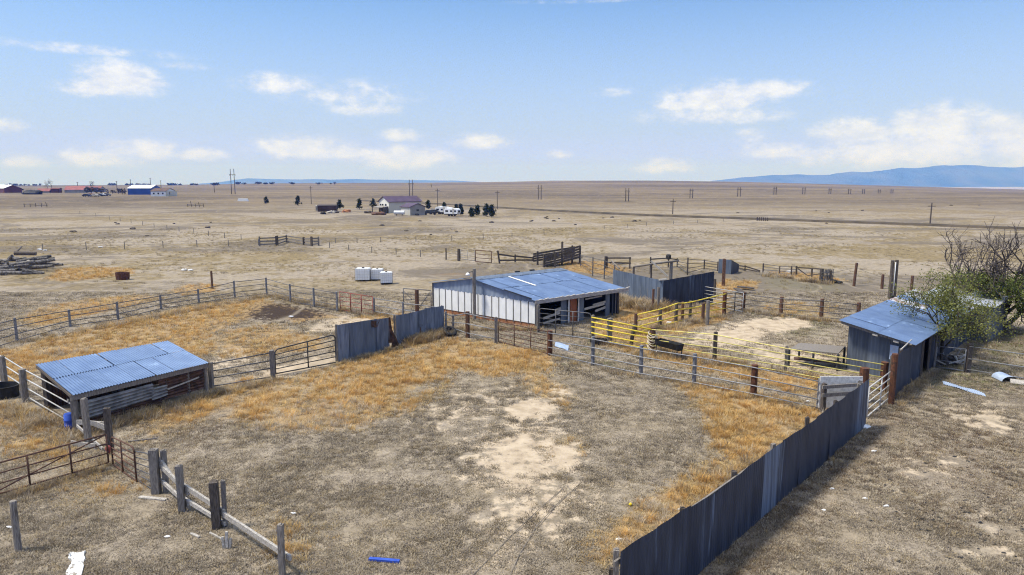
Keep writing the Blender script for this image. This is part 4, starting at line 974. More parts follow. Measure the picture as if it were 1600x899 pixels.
# --- the barn with the white panelled gable end
C_, R_, L_ = g(838, 513), g(967, 491), g(678, 486)
uv, lv = R_ - C_, L_ - C_
bn = thing('barn', C_, 'low barn with sky-tinted metal roof, white panelled end wall and orange door', 'barn')
def cz(P, py): return ztop(P.y, py)
zC, zL = cz(C_, 470), cz(L_, 442)
tP = .585
Pk = C_ + lv * tP; zP = cz(Pk, 435.5)
ua = uv.normalized(); la = lv.normalized()
zR = zC - .02
def wl(t):   # wall top along the gable
    return zC + (zP - zC) * t / tP if t < tP else zP + (zL - zP) * (t - tP) / (1 - tP)
npan = 15; band0, band1 = cz(C_, 472.5), cz(L_, 448.5)
def bt(t): return band0 + (band1 - band0) * t
out = V(la.y, -la.x, 0); 
if out.y > 0: out = -out
# skirt, white panels with dark battens, blue-grey gable sheet
MB().sheet(C_ + V(0, 0, -.1), L_ + V(0, 0, -.1), L_ + V(0, 0, .34), C_ + V(0, 0, .34), 1.0, .0, 2).build('rusty_skirt', M['skirt'], bn)
for k in range(npan):
    t0, t1 = k / npan + .004, (k + 1) / npan - .004
    a, c = C_ + lv * t0 + out * .03, C_ + lv * t1 + out * .03
    MB().bar(mixv(a, c, .5) + V(0, 0, .30), mixv(a, c, .5) + V(0, 0, bt((t0 + t1) / 2)), (c - a).length, .03, up=tuple(out)).build('wall_panel', M['whitepanel'], bn)
    e = C_ + lv * (k / npan) + out * .05
    if k: MB().bar(e + V(0, 0, .2), e + V(0, 0, bt(k / npan) - .01), .055, .04, up=tuple(out)).build('batten', M['batten'], bn)
NB = 24; v = []; f = []
for k in range(NB * 6 + 1):
    t = k / (NB * 6); p = C_ + lv * t + out * (.055 + .012 * math.sin(k * 1.05))
    v += [tuple(p + V(0, 0, bt(t) - .04)), tuple(p + V(0, 0, wl(t)))]
for k in range(NB * 6): f.append((2 * k, 2 * k + 2, 2 * k + 3, 2 * k + 1))
MB().add(v, f).build('gable_sheet', M['gableblue'], bn, smooth=True)
MB().bar(C_ + out * .06 + V(0, 0, -.1), C_ + out * .06 + V(0, 0, zC - .02), .14, .12).build('corner_post', M['batten'], bn)
MB().bar(L_ + out * .06 + V(0, 0, -.1), L_ + out * .06 + V(0, 0, zL + .0), .12, .1).build('corner_post', M['batten'], bn)
# inner and far walls
back = L_ + uv
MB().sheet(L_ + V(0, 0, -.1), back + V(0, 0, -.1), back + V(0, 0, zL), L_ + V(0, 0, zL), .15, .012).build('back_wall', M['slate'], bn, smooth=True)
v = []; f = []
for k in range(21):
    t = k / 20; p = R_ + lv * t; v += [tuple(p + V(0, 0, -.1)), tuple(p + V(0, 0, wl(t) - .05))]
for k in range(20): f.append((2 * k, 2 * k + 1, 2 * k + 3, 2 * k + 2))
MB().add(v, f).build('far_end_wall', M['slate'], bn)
# roof: near slope and back slope in sheets, ridge cap
over = .32
eL = C_ + la * -.15; 
def rpt(s, t, dz=0):      # s along the ridge direction (0..1), t across (0 = near eave, 1 = far eave)
    tt = max(-.03, min(1.02, t)); z = wl(tt) + .07
    return C_ + uv * s + lv * tt + V(0, 0, z + dz)
s0, s1 = -.035, 1.055
ns = 9
for (ta, tb, dz) in ((-.055, .30, 0), (.29, tP, .015), (1.035, tP, 0)):
    for k in range(ns):
        a0 = s0 + (s1 - s0) * k / ns; a1 = s0 + (s1 - s0) * (k + 1) / ns + .004; l_ = V(0, 0, dz + .006 * (k % 2) + random.uniform(0, .008))
        zz = lambda s, t: rpt(s, t) + l_
        if ta > 1: q = (zz(a1, ta), zz(a0, ta), zz(a0, tb), zz(a1, tb))
        else: q = (zz(a0, ta), zz(a1, ta), zz(a1, tb), zz(a0, tb))
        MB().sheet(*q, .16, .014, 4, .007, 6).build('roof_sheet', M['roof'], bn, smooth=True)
rc = MB()
for sg in (-.07, .07): rc.quad(rpt(s0, tP, .05), rpt(s1, tP, .05), rpt(s1, tP + sg, .045), rpt(s0, tP + sg, .045))
rc.build('ridge_cap', M['slate_lit'], bn)
MB().quad(rpt(.31, tP - .06, .045), rpt(.335, tP - .06, .045), rpt(.335, .26, .045), rpt(.31, .26, .045)).build('bright_patch', M['white'], bn)
for (s_, t_) in ((.55, .62), (.72, .61)):
    MB().box(rpt(s_, t_, .1), (.35, .25, .12), .4).build('roof_flap', M['dark'], bn)
MB().bar(rpt(-.03, .02, .05), rpt(-.035, .26, .03), .1, .03).build('torn_edge', M['dark'], bn)
# fascia along the near eave
fo = (C_ - L_).normalized()
MB().bar(rpt(-.05, -.055, -.06) + fo * .03, rpt(1.07, -.055, -.06) + fo * .03, .05, .26).build('fascia', M['fascia'], bn)
for k in range(18):
    s_ = -.03 + k * .062 + random.uniform(-.01, .01)
    MB().bar(rpt(s_, -.045, .05) + V(0, 0, .0), rpt(s_ + .055, -.04, .07 + random.uniform(0, .06)), .12, .02).build('curled_edge', M['wood_pale'], bn)
# front: panels, orange door, trim, planks across the open bays
def fr_(s, z, o=0.0): return C_ + uv * s + fo * o + V(0, 0, z)
hF = zC - .05
def fpan(s0_, s1_, z0_, z1_, mat, o=.0, nm='wall_sheet', th=.04):
    MB().bar(fr_((s0_ + s1_) / 2, z0_, o), fr_((s0_ + s1_) / 2, z1_, o), uv.length * (s1_ - s0_), th, up=tuple(fo)).build(nm, M[mat], bn)
sx = lambda px: col_x(px, C_, R_)
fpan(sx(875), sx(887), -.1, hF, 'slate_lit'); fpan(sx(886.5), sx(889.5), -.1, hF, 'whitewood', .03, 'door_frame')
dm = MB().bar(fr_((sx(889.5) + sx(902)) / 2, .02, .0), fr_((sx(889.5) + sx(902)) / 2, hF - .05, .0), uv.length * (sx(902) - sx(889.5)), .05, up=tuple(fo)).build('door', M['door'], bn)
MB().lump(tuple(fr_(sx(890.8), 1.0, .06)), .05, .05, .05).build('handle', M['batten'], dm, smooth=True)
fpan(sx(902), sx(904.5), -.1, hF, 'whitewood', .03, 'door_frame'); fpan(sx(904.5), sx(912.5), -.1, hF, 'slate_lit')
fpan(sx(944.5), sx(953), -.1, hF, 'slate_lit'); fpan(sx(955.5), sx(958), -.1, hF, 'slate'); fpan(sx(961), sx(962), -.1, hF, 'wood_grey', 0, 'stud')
fpan(sx(841), sx(844), -.1, hF, 'wood_dark', 0, 'stud'); fpan(sx(964), sx(967), -.1, hF, 'wood_dark', 0, 'stud')
for (a, z0_, c, z1_, w) in ((848, .62, 874, .85, .16), (848, .28, 874, .42, .14), (913, 1.55, 939, 1.62, .1), (912, .82, 943, 1.0, .17), (925, 1.02, 945, 1.15, .16), (929, .55, 945, .72, .17), (866, 1.0, 875, 1.1, .3)):
    MB().bar(fr_(sx(a), z0_, .05), fr_(sx(c), z1_, .05), .04, w).build('plank', M['wood_pale'], bn)
FOOT.append(([tuple(p[:2]) for p in (C_, R_, back, L_)], 0))
b, tt = spot(745, 499, 420); root = thing('light_pole', b + out * .25, 'weathered pole with a small yard lamp against the white barn wall', 'pole')
b = b + out * .25
mb = MB(); post_geo(mb, b, V(b.x, b.y, ztop(b.y, 420)), .13, 'round'); mb.build('shaft', M['wood_grey'], root)
tz = ztop(b.y, 424); MB().tube([V(b.x, b.y, tz), V(b.x - .4, b.y - .2, tz - .06)], .035, 6).build('lamp_arm', M['pipe_dark'], root)
MB().lathe((b.x - .45, b.y - .22, tz - .28), [(.17, 0), (.15, .1), (.06, .2)], 12).build('lamp_head', M['white'], root, smooth=True)
# sheet of blue metal and trough in front of the barn
a, c = g(866, 540), g(884, 547)
o = MB().sheet(a + V(0, -.35, .05), c + V(.1, -.35, .05), c + V(.2, .3, .22), a + V(.1, .3, .2), .12, .015, 4, .02).build('metal_scrap', M['bluesheet'], smooth=True); tag(o, 'curved pale blue metal scrap lying by the rusty fence post', 'scrap metal')
b = g(935, 538); o = MB().lathe((b.x, b.y, b.z), [(.3, 0), (.36, .2), (.36, .35), (.3, .36), (.28, .2)], 16, 1.5, .8).build('feed_tub', M['dark']); tag(o, 'black rubber feed tub between the yellow and silver fences', 'tub')

# --- the dark sheet pen behind the barn
A, Bc, Cc = g(957, 466), g(1035, 481), g(1114, 476)
pn = thing('sheet_pen', Bc, 'roofless slate-coloured sheet metal pen, two walls meeting at the near corner', 'pen')
def wallrun(root, p, q, z0, z1, n, mat, nm='wall_sheet', pitch=.2, amp=.012, wob=.006, base=-.08):
    for k in range(n):
        t0, t1 = k / n, (k + 1) / n; j = V(0, 0, random.uniform(-.01, .012))
        MB().sheet(mixv(p, q, t0) + V(0, 0, base), mixv(p, q, t1) + V(0, 0, base), mixv(p, q, t1) + V(0, 0, z0 + (z1 - z0) * t1) + j, mixv(p, q, t0) + V(0, 0, z0 + (z1 - z0) * t0) + j, pitch, amp, 3, wob).build(nm, M[mat], root, smooth=True)
zA, zB, zC2 = ztop(A.y, 421), ztop(Bc.y, 439), ztop(Cc.y, 424)
wallrun(pn, A, Bc, zA, zB, 7, 'slate_lit'); wallrun(pn, Bc, Cc, zB, zC2, 8, 'slate')  # left wall's lit tone and right wall's shade are put into the sheet colours
D_ = A + (Cc - Bc)
for p, z in ((A, zA), (mixv(A, Bc, .5), zB), (Bc, zB), (mixv(Bc, Cc, .5), zB), (Cc, zC2)):
    q = p + (D_ - p).normalized() * .14
    mb = MB(); post_geo(mb, q, q + V(0, 0, z - .1), .1, 'square'); mb.build('post', M[WD], pn)
for (p, q, z0, z1) in ((A, Bc, zA, zB), (Bc, Cc, zB, zC2)):
    o_ = (D_ - p).normalized() * .05 if p is not A else (Cc - Bc).normalized() * .05
    o_ = (D_ - Bc).normalized() * .06
    for fr in (.3, .9): MB().bar(p + o_ + V(0, 0, z0 * fr), q + o_ + V(0, 0, z1 * fr), .05, .12).build('rail', M[WG], pn)
for k in range(4):
    q = Bc + (D_ - Bc).normalized() * (.1 + .12 * k) + V(0, 0, zB + .02 + .04 * (k % 2))
    MB().bar(q + V(-.35, -.05, 0), q + V(.3, .1, .05), .1, .05).build('loose_batten', M['wood_pale'], pn)
a = g(1003, 479); o = thing('stock_tank', a, 'pale oval metal stock tank lying in grass by the dark pen corner', 'tank')
MB().lathe(tuple(a), [(.5, 0), (.55, .42), (.58, .45), (.53, .45), (.5, .36)], 24, 2.0, .85).build('tank_shell', M['pipe'], o, smooth=False)
# small bin
A, Bc, Cc = g(1122, 427), g(1142, 429), g(1154, 425)
bi = thing('metal_bin', Bc, 'small blue-grey metal bin with a sloping side beyond the dark pen', 'bin')
zt = ztop(Bc.y, 406.5); zc = ztop(Cc.y, 413)
D_ = A + (Cc - Bc)
MB().sheet(A, Bc, Bc + V(0, 0, zt), A + V(0, 0, zt), .2, .012).build('front_sheet', M['slate_lit'], bi, smooth=True)  # lit front and shaded sides painted as lighter and darker sheet
v = [Bc, Cc, Cc + V(0, 0, zc), Bc + V(0, 0, zt)]; MB().quad(*v).build('side_sheet', M['slate'], bi)
MB().quad(D_, A, A + V(0, 0, zt), D_ + V(0, 0, zc)).build('side_sheet', M['slate'], bi)
MB().quad(Cc, D_, D_ + V(0, 0, zc), Cc + V(0, 0, zc)).build('back_sheet', M['slate'], bi)
MB().quad(A + V(0, 0, zt), Bc + V(0, 0, zt), Cc + V(0, 0, zc), D_ + V(0, 0, zc)).build('lid_sheet', M['roof_rust'], bi)
mb = MB()
for p, q in (((1152, 452), (1178, 454)), ((1150, 455), (1163, 462))):
    a, c = g(*p), g(*q); a.z += .25; c.z += .2; mb.bar(a, c, .5, .1)
tag(mb.build('broken_gate', M[WD]), 'dark broken board gate fallen on the grass beyond the white gate', 'boards')

# --- long slate sheet fence at lower right
A = V(0, 0, 0); B_ = g(1352, 667); a0 = g(1090, 899)
d_ = (B_ - a0); d_.z = 0; d_.normalize(); A = a0 - d_ * 3.45; A.z = 0
sf = thing('sheet_fence', A, 'long dark slate sheet metal fence running along the right of the yard', 'fence')
Ltot = (B_ - A).length
tops = [(971, 860), (990, 845), (1030, 822), (1075, 793), (1120, 770), (1122, 765), (1160, 738), (1200, 705), (1250, 672), (1300, 634), (1340, 606), (1354, 596)]
prof = []
for px, py in tops:
    t = col_x(px, A, B_)
    for _ in range(8):
        q = mixv(A, B_, t); z = ztop(q.y, py)
        k = (px - 800.0) / F; yc = q.y * CT - (z - H) * ST
        t += (k * yc - q.x) / ((B_.x - A.x) - k * (B_.y - A.y) * CT)
    q = mixv(A, B_, t); prof.append((t, ztop(q.y, py)))
pt_ = np.array([p[0] for p in prof]); pz_ = np.array([p[1] for p in prof])
def sfz(t): return float(np.interp(t, pt_, pz_))
npn = 12
for k in range(npn):
    t0 = pt_[0] + (1 - pt_[0]) * k / npn; t1 = pt_[0] + (1 - pt_[0]) * (k + 1) / npn
    o = V(d_.y, -d_.x, 0) * (.004 * (k % 2)); j = random.uniform(-.025, .025)
    p, q = mixv(A, B_, t0) - d_ * .05, mixv(A, B_, t1) + d_ * .05
    MB().sheet(p + o + V(0, 0, -.05), q + o + V(0, 0, -.05 + random.uniform(0, .05)), q + o + V(0, 0, sfz(t1) + j + random.uniform(-.025, .025)), p + o + V(0, 0, sfz(t0) + j), .13, .0045, 8, .014, 6).build('sheet', M['streaked' if k in (5, 11) else 'slate'], sf, smooth=True)
for k in range(7):
    t = pt_[0] + (1 - pt_[0]) * (k + .02) / 6.3; q = mixv(A, B_, t) - V(d_.y, -d_.x, 0) * .16
    mb = MB(); post_geo(mb, q, q + V(0, 0, sfz(t) + (.07 if k in (2, 4) else -.06)), .085, 'square'); mb.build('post', M[WD if k % 3 else WG], sf)
for fr in (.3, .88):
    MB().bar(mixv(A, B_, pt_[0] - .01) - V(d_.y, -d_.x, 0) * .06 + V(0, 0, sfz(pt_[0]) * fr), B_ - V(d_.y, -d_.x, 0) * .06 + V(0, 0, sfz(1) * fr), .05, .12).build('rail', M[WG], sf)
q = g(955, 893); fence('fence_post', 'short square timber stub at the near end of the slate sheet fence', [(955, 925, 888)], .11, WD, (), .02, 'pipe', 'square', cat='post')

# pale rack panel between the silver fence and the sheet fence
A, B_ = g(1284, 645), g(1338, 640)
rk = thing('feed_rack', A, 'pale crazed board panel with two grey rails at the end of the silver fence', 'rack')
mb = MB(); MB().bar(mixv(A, B_, .5) + V(.05, .12, .1), mixv(A, B_, .5) + V(.05, .12, 1.55), (B_ - A).length * 1.05, .05, up=(0, 1, 0)).build('panel', M['concrete'], rk)
for p, m_ in ((A, WD), (B_, WG)):
    mb = MB(); post_geo(mb, p + V(0, -.08, 0), p + V(0, -.08, 1.35), .12, 'square'); mb.build('post', M[m_], rk)
for z in (1.22, .85): MB().bar(A + V(-.15, -.22, z), B_ + V(.1, -.22, z), .06, .15).build('rail', M[WG], rk)
# table frame
tb = thing('work_table', g(1265, 575), 'dark rusty steel table frame against the slate shed wall', 'table')
q0, q1, q2, q3 = g(1232, 572), g(1308, 580), g(1318, 568), g(1248, 562); zt = .92
MB().add([p + V(0, 0, zt + dz) for dz in (0, .06) for p in (q0, q1, q2, q3)], [(3, 2, 1, 0), (4, 5, 6, 7), (0, 1, 5, 4), (1, 2, 6, 5), (2, 3, 7, 6), (3, 0, 4, 7)]).build('table_top', M['wood_grey'], tb)
for p in (q0, mixv(q0, q1, .5), q1, q2, q3): MB().tube([p + V(0, 0, -.1), p + V(0, 0, zt)], .06, 6).build('leg', M['black_pipe'], tb)
MB().bar(mixv(q0, q3, .5) + V(0, 0, .25), mixv(q1, q2, .5) + V(0, 0, .25), .5, .05).build('shelf', M['rust_gate'], tb)
# feed bunk
bk_ = thing('feed_bunk', g(1035, 551), 'long dark feed trough on thin legs beside the roped post', 'trough')
q0, q1 = g(1027, 552), g(1063, 562); z = .5; s = V((q1 - q0).y, -(q1 - q0).x, 0).normalized() * .28
v = []; 
for p in (q0, q1):
    v += [p + s + V(0, 0, z + .38), p + s * .55 + V(0, 0, z), p - s * .55 + V(0, 0, z), p - s + V(0, 0, z + .38)]
MB().add(v, [(0, 1, 5, 4), (1, 2, 6, 5), (2, 3, 7, 6), (0, 3, 2, 1), (4, 5, 6, 7)]).build('trough', M['dark'], bk_)
for p in (mixv(q0, q1, .05), mixv(q0, q1, .95)):
    for e in (s * .7, s * -.7): MB().tube([p + e + V(0, 0, -.1), p + e + V(0, 0, z + .2)], .03, 5).build('leg', M['black_pipe'], bk_)
# rope on the post
b, tt = spot(1019, 549, 512); rp = MB(); z0 = b.z + (tt.z - b.z)
for k in range(7):
    r_ = .24 + .03 * (k % 3); zz = z0 - .3 - .14 * k; tl = random.uniform(-.15, .15)
    rp.tube([V(b.x + math.cos(a) * r_ - .02, b.y + math.sin(a) * r_, zz + tl * math.cos(a + k) - .2 * max(0, -math.sin(a))) for a in np.linspace(0, 6.283, 16)], .03, 5)
tag(rp.build('rope_coil', M['rope'], smooth=True), 'coil of pale rope wound on the brown post of the yellow fence', 'rope')

# --- slate shed at right
A = g(1311, 577); zA = ztop(A.y, 499.5)
Bp = gz(1431, 536, 2.22); zB = 2.22
Ab = V(A.x, A.y, 0); Bb = V(Bp.x, Bp.y, 0)
fv = Bb - Ab; sd = V(gz(1525, 478, 2.22).x - Bp.x, gz(1525, 478, 2.22).y - Bp.y, 0); Ls = sd.length
ss_ = thing('slate_shed', Ab, 'slate-grey sheet shed with a broad sky-tinted metal lean-to roof under the trees', 'shed')
def sp(a, s, z): return Ab + fv * a + sd * s + V(0, 0, z)
fi, fo2 = .06, .94
z_at = lambda a: zA + (zB - zA) * a
nf = 6
for k in range(nf):
    a0, a1 = fi + (fo2 - fi) * k / nf, fi + (fo2 - fi) * (k + 1) / nf
    MB().sheet(sp(a0, .03, -.1), sp(a1, .03, -.1), sp(a1, .03, z_at(a1) - .1), sp(a0, .03, z_at(a0) - .1), .2, .012, 4, .02).build('front_sheet', M['slate_lit' if k < 0 else 'oldslate'], ss_, smooth=True)
zw = z_at(fo2) - .1
MB().sheet(sp(fo2, .03, -.1), sp(fo2, .16, -.1), sp(fo2, .16, zw), sp(fo2, .03, zw), .2, .012, 3, .01).build('side_sheet', M['slate'], ss_, smooth=True)
MB().sheet(sp(fo2, .26, -.1), sp(fo2, .97, -.1), sp(fo2, .97, zw), sp(fo2, .26, zw), .2, .012, 3, .01).build('side_sheet', M['slate'], ss_, smooth=True)
MB().sheet(sp(fi, .97, -.1), sp(fi, .03, -.1), sp(fi, .03, z_at(fi) - .1), sp(fi, .97, z_at(fi) - .1), .2, .012, 3, .01).build('high_side_sheet', M['slate'], ss_, smooth=True)
MB().sheet(sp(fo2, .97, -.1), sp(fi, .97, -.1), sp(fi, .97, z_at(fi) - .1), sp(fo2, .97, zw), .2, .012, 3, .01).build('back_sheet', M['slate'], ss_, smooth=True)
for s_ in (.16, .26): MB().bar(sp(fo2 + .01, s_, -.1), sp(fo2 + .01, s_, zw), .12, .1).build('door_post', M[WD], ss_)
nr = 10
for (a0, a1, dz) in ((-.02, .53, .0), (.52, 1.03, -.012)):
    for k in range(nr):
        s0_, s1_ = -.03 + 1.04 * k / nr, -.03 + 1.04 * (k + 1) / nr + .004
        l_ = .006 * (k % 2) + dz + random.uniform(0, .01)
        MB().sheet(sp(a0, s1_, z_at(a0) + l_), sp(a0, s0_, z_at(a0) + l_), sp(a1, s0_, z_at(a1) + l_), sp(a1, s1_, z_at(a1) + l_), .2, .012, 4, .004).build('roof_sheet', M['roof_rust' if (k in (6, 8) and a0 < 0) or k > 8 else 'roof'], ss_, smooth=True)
MB().bar(sp(0, -.015, zA - .1), sp(1.0, -.015, zB - .1), .05, .16).build('fascia', M['wood_grey'], ss_)
MB().bar(sp(1.0, -.02, zB - .09), sp(1.0, .99, zB - .09), .05, .12).build('eave_board', M[WD], ss_)
for a_ in (.46, .74):
    MB().bar(sp(a_, -.022, z_at(a_) - .18), sp(a_ + .07, -.022, z_at(a_) - .2), .03, .1).build('splintered_board', M['wood_pale'], ss_)
MB().bar(sp(.80, .0, zB - .1), sp(.98, -.03, zB - .02), .05, .06).build('loose_batten', M['wood_pale'], ss_)
MB().box(tuple(sp(.72, .018, 1.45)), (.42, .03, .75), math.atan2(fv.y, fv.x)).build('pale_patch', M['bluesheet'], ss_)
FOOT.append(([tuple(sp(a, s, 0)[:2]) for a, s in ((0, 0), (1, 0), (1, 1), (0, 1))], 0))
# further grey shed at its end
q = [sp(.15, 1.01, 0), sp(1.25, 1.01, 0), sp(1.25, 1.42, 0), sp(.15, 1.42, 0)]
s2 = thing('grey_shed', q[0], 'second grey shed half hidden behind the green tree', 'shed')
for i in range(4):
    a, c = q[i], q[(i + 1) % 4]; MB().sheet(a + V(0, 0, -.1), c + V(0, 0, -.1), c + V(0, 0, 2.2), a + V(0, 0, 2.2), .25, .012).build('wall_sheet', M['oldslate'], s2, smooth=True)
cen = (q[0] + q[2]) / 2
e = [cen + (p - cen) * 1.06 for p in q]
MB().sheet(e[3] + V(0, 0, 2.5), e[0] + V(0, 0, 2.5), e[1] + V(0, 0, 2.24), e[2] + V(0, 0, 2.24), .25, .012).build('roof_sheet', M['roof_rust'], s2, smooth=True)
FOOT.append(([tuple(p[:2]) for p in q], 0))
# sheet wall leading to the shed
A2, B2 = g(1394, 627), sp(fo2, .028, 0)
sw = thing('sheet_wall', A2, 'slate sheet wall between the rusty post and the near corner of the slate shed', 'wall')
zz0, zz1 = ztop(A2.y, 556), zw - .15
wallrun(sw, A2, B2, zz0, zz1, 5, 'slate', 'sheet', .2, .012, .012)
for t_ in (.02, .5): 
    q = mixv(A2, B2, t_) + V(-.12, .1, 0); mb = MB(); post_geo(mb, q, q + V(0, 0, zz0 - .05), .1, 'square'); mb.build('post', M[WD], sw)
MB().bar(mixv(A2, B2, .35) + V(-.06, .05, zz0 + .02), B2 + V(-.06, .05, zz1 + .25), .04, .05).build('loose_rail', M['wood_pale'], sw)
# leaning sheets and junk behind the light gate
for k, (px, py, lean) in enumerate(((1472, 563, 0), (1481, 562, .0), (1490, 561, .02), (1499, 560, .25), (1506, 560, .4), (1512, 560, .5))):
    p = g(px, py) + V(0, 1.6, 0); w = .62 if k < 3 else .32
    o = MB().sheet(p, p + V(w, .1, 0), p + V(w + lean * .5, .35, 1.5 - lean * .4), p + V(lean * .5, .3, 1.6 - lean * .4), .1, .014, 4, .015).build('leaning_sheet', M['oldslate'], smooth=True)
    tag(o, 'weathered blue-grey sheet leaning behind the junk heap' if k < 3 else 'narrow bent metal sheet leaning by the dark post', 'metal sheet', 'sheets leaning behind the light gate' if k < 3 else 'bent sheets by the dark post')
for k in range(12):
    p = g(random.uniform(1474, 1502), random.uniform(566, 573)); p2 = p + V(random.uniform(-.7, .7), random.uniform(-.3, .3), random.uniform(.1, .9))
    o = MB().bar(p + V(0, 0, .1), p2 + V(0, 0, .1), random.uniform(.05, .12), .06).build('scrap_board', M['whitewood'] if k % 2 else M['wood_pale']); tag(o, 'pale broken stick in the junk heap behind the light gate', 'board', 'pale sticks in the junk heap')
for k in range(5):
    p = g(1466 + k * 7, 571); o = MB().lump((p.x, p.y + .3, p.z + .2), .35, .3, .3).build('junk_lump', M['dark'] if k % 2 else M['wood_dark']); tag(o, 'dark lump in the junk heap behind the light gate', 'junk', 'dark lumps in the junk heap')
# sheet scraps on the ground at right
a, c = g(1474, 602), g(1541, 621); s = V(.2, .5, 0)
tag(MB().sheet(a + V(0, 0, .05), c + V(0, 0, .04), c + s * .9 + V(0, 0, .06), a + s * .6 + V(0, 0, .16), .12, .018, 4, .03).build('metal_strip', M['bluesheet'], smooth=True), 'long pale blue metal strip lying flat on the ground by the shed gate', 'scrap metal')
a, c = g(1561, 590), g(1578, 598); cv = thing('metal_culvert', a, 'half round blue-white metal sheet lying at the right edge', 'scrap metal')
def gutter(p, q, r, root, mat, nm):
    d = (q - p).normalized(); sdv = V(d.y, -d.x, 0); v = []; f = []; m = 8
    for e in (p, q):
        for k in range(m + 1):
            t = math.pi * k / m; v.append(tuple(e + sdv * (r * math.cos(t)) + V(0, 0, .04 + r * .7 * math.sin(t))))
    for k in range(m): f.append((k, k + 1, m + 2 + k, m + 1 + k))
    return MB().add(v, f).build(nm, M[mat], root, smooth=True)
gutter(a, c, .38, cv, 'bluesheet', 'curved_sheet')
gutter(c, g(1640, 607), .24, cv, 'wood_pale', 'pale_sheet')

WEEDS = [(g(535, 570), g(640, 538), 200, .8, .18), (g(640, 538), g(697, 522), 420, 1.5, .22), (shed_l - shed_n * .5, shed_r - shed_n * .5, 260, 1.1, .3), (shed_r - shed_n * .4, g(430, 598), 160, .9, .3),
         (g(0, 545), g(417, 463), 420, 1.0, .4), (g(417, 463), g(583, 494), 260, 1.1, .3), (g(585, 494), g(700, 514), 160, 1.0, .3), (g(859, 560), g(1280, 645), 260, .7, .3),
         (g(930, 535), g(1230, 587), 420, 1.1, .35), (g(993, 522), g(1131, 495), 320, 1.2, .35), (mixv(A2, B2, 0) - V(.3, -.3, 0), B2 - V(.3, -.3, 0), 60, .9, .2),
         (g(1164, 487), g(1300, 503), 220, 1.0, .4), (g(960, 472), g(1032, 487), 420, 2.2, .6), (g(1040, 486), g(1110, 478), 160, 1.2, .4), (g(1060, 800), g(1340, 645), 360, 1.0, .35), (g(1110, 885), g(1350, 672), 160, .5, .25),
         (g(700, 517), g(838, 515), 200, 1.0, .3), (g(0, 785), g(170, 727), 120, .7, .3), (g(10, 640), g(118, 690), 260, 1.1, .5), (g(1184, 430), g(1290, 444), 150, 1.6, .5), (g(1395, 632), g(1450, 585), 140, .8, .25)]
# ------------------------------------------------------------------ loose things about the yard
def board(p, q, w, h, mat, name, lab, cat='board', z=.05, group=None):
    a, c = g(*p), g(*q); a.z += z; c.z += z
    return tag(MB().bar(a, c, w, h).build(name, M[mat]), lab, cat, group)
board((218, 779), (260, 783), .14, .04, 'wood_pale', 'loose_board', 'pale plank on the ground at the foot of the thick gatepost')
board((328, 835), (349, 846), .05, .04, 'wood_pale', 'loose_stick', 'thin pale stick lying by the split rail fence')
board((298, 836), (312, 842), .07, .04, 'wood_pale', 'loose_stick', 'short pale stick left of the split rail fence')
board((200, 692), (246, 686.5), .05, .04, 'wood_grey', 'loose_stick', 'thin grey pole lying on the grass beyond the rusty curved gate')
board((577, 876), (624, 880), .11, .06, 'blueplastic', 'blue_pipe', 'bright blue plastic pipe lying on the grass in the foreground', 'pipe')
a = g(355, 858); o = thing('splintered_stump', a, 'small grey splintered stake broken off beside the split rail fence', 'stake')
for dx, h_ in ((-.08, .35), (0, .5), (.07, .3)): MB().bar(a + V(dx, 0, -.1), a + V(dx * 1.4, .02, h_), .07, .05).build('splinter', M['wood_pale'], o)
# white flaked sheet lower left
rr_ = random.Random(4); out_ = []
for (p0, p1) in (((110, 866), (134, 864)), ((134, 864), (131, 880)), ((131, 880), (127, 905)), ((127, 905), (100, 905)), ((100, 905), (112, 882)), ((112, 882), (107, 873)), ((107, 873), (110, 866))):
    for i in range(5): out_.append(g(p0[0] + (p1[0] - p0[0]) * i / 5 + rr_.uniform(-2.2, 2.2), p0[1] + (p1[1] - p0[1]) * i / 5 + rr_.uniform(-1.6, 1.6)))
n_o = len(out_)
tag(MB().add([p + V(0, 0, .05 + rr_.uniform(-.03, .03)) for p in out_] + [p + V(0, 0, -.03) for p in out_], [tuple(range(n_o))[::-1]] + [(i, (i + 1) % n_o, n_o + (i + 1) % n_o, n_o + i) for i in range(n_o)]).build('flaky_sheet', M['flaky']), 'broken flaky white panel lying at the bottom left corner', 'panel')
for (px, py, s_) in ((62, 391, .35), (70, 392, .3), (157, 387, .35), (288, 423, .35), (298, 423, .28), (190, 500, .12), (16, 825, .1), (262, 840, .1), (458, 803, .08), (1300, 765, .09), (1352, 780, .08), (1385, 792, .09), (1287, 798, .08), (1365, 706, .1), (1352, 669, .22), (1225, 627, .1), (1117, 610, .08), (1262, 628, .1), (1062, 797, .08), (967, 844, .09), (1233, 426, .35), (1045, 505, .2), (455, 495, .15), (1510, 580, .08), (1640, 575, .1)):
    p = g(px, py); tag(MB().lump((p.x, p.y, p.z + s_ * .25), s_, s_ * .5, s_ * .35, 8, .35).build('white_scrap', M['white']), 'small white scrap lying on the ground', 'litter', 'white scraps scattered on the ground')
p = g(985, 791); tag(MB().lump((p.x, p.y, p.z + .06), .06, .06, .05, 8, .2).build('yellow_cap', M['yellow']), 'tiny yellow cap in the grass left of the slate sheet fence', 'litter')
b = g(1031, 504); tag(MB().lathe((b.x, b.y, b.z), [(.16, 0), (.18, .3), (.1, .42)], 12).build('white_jug', M['white'], smooth=True), 'white plastic jug on the ground by the far yellow fence', 'jug')
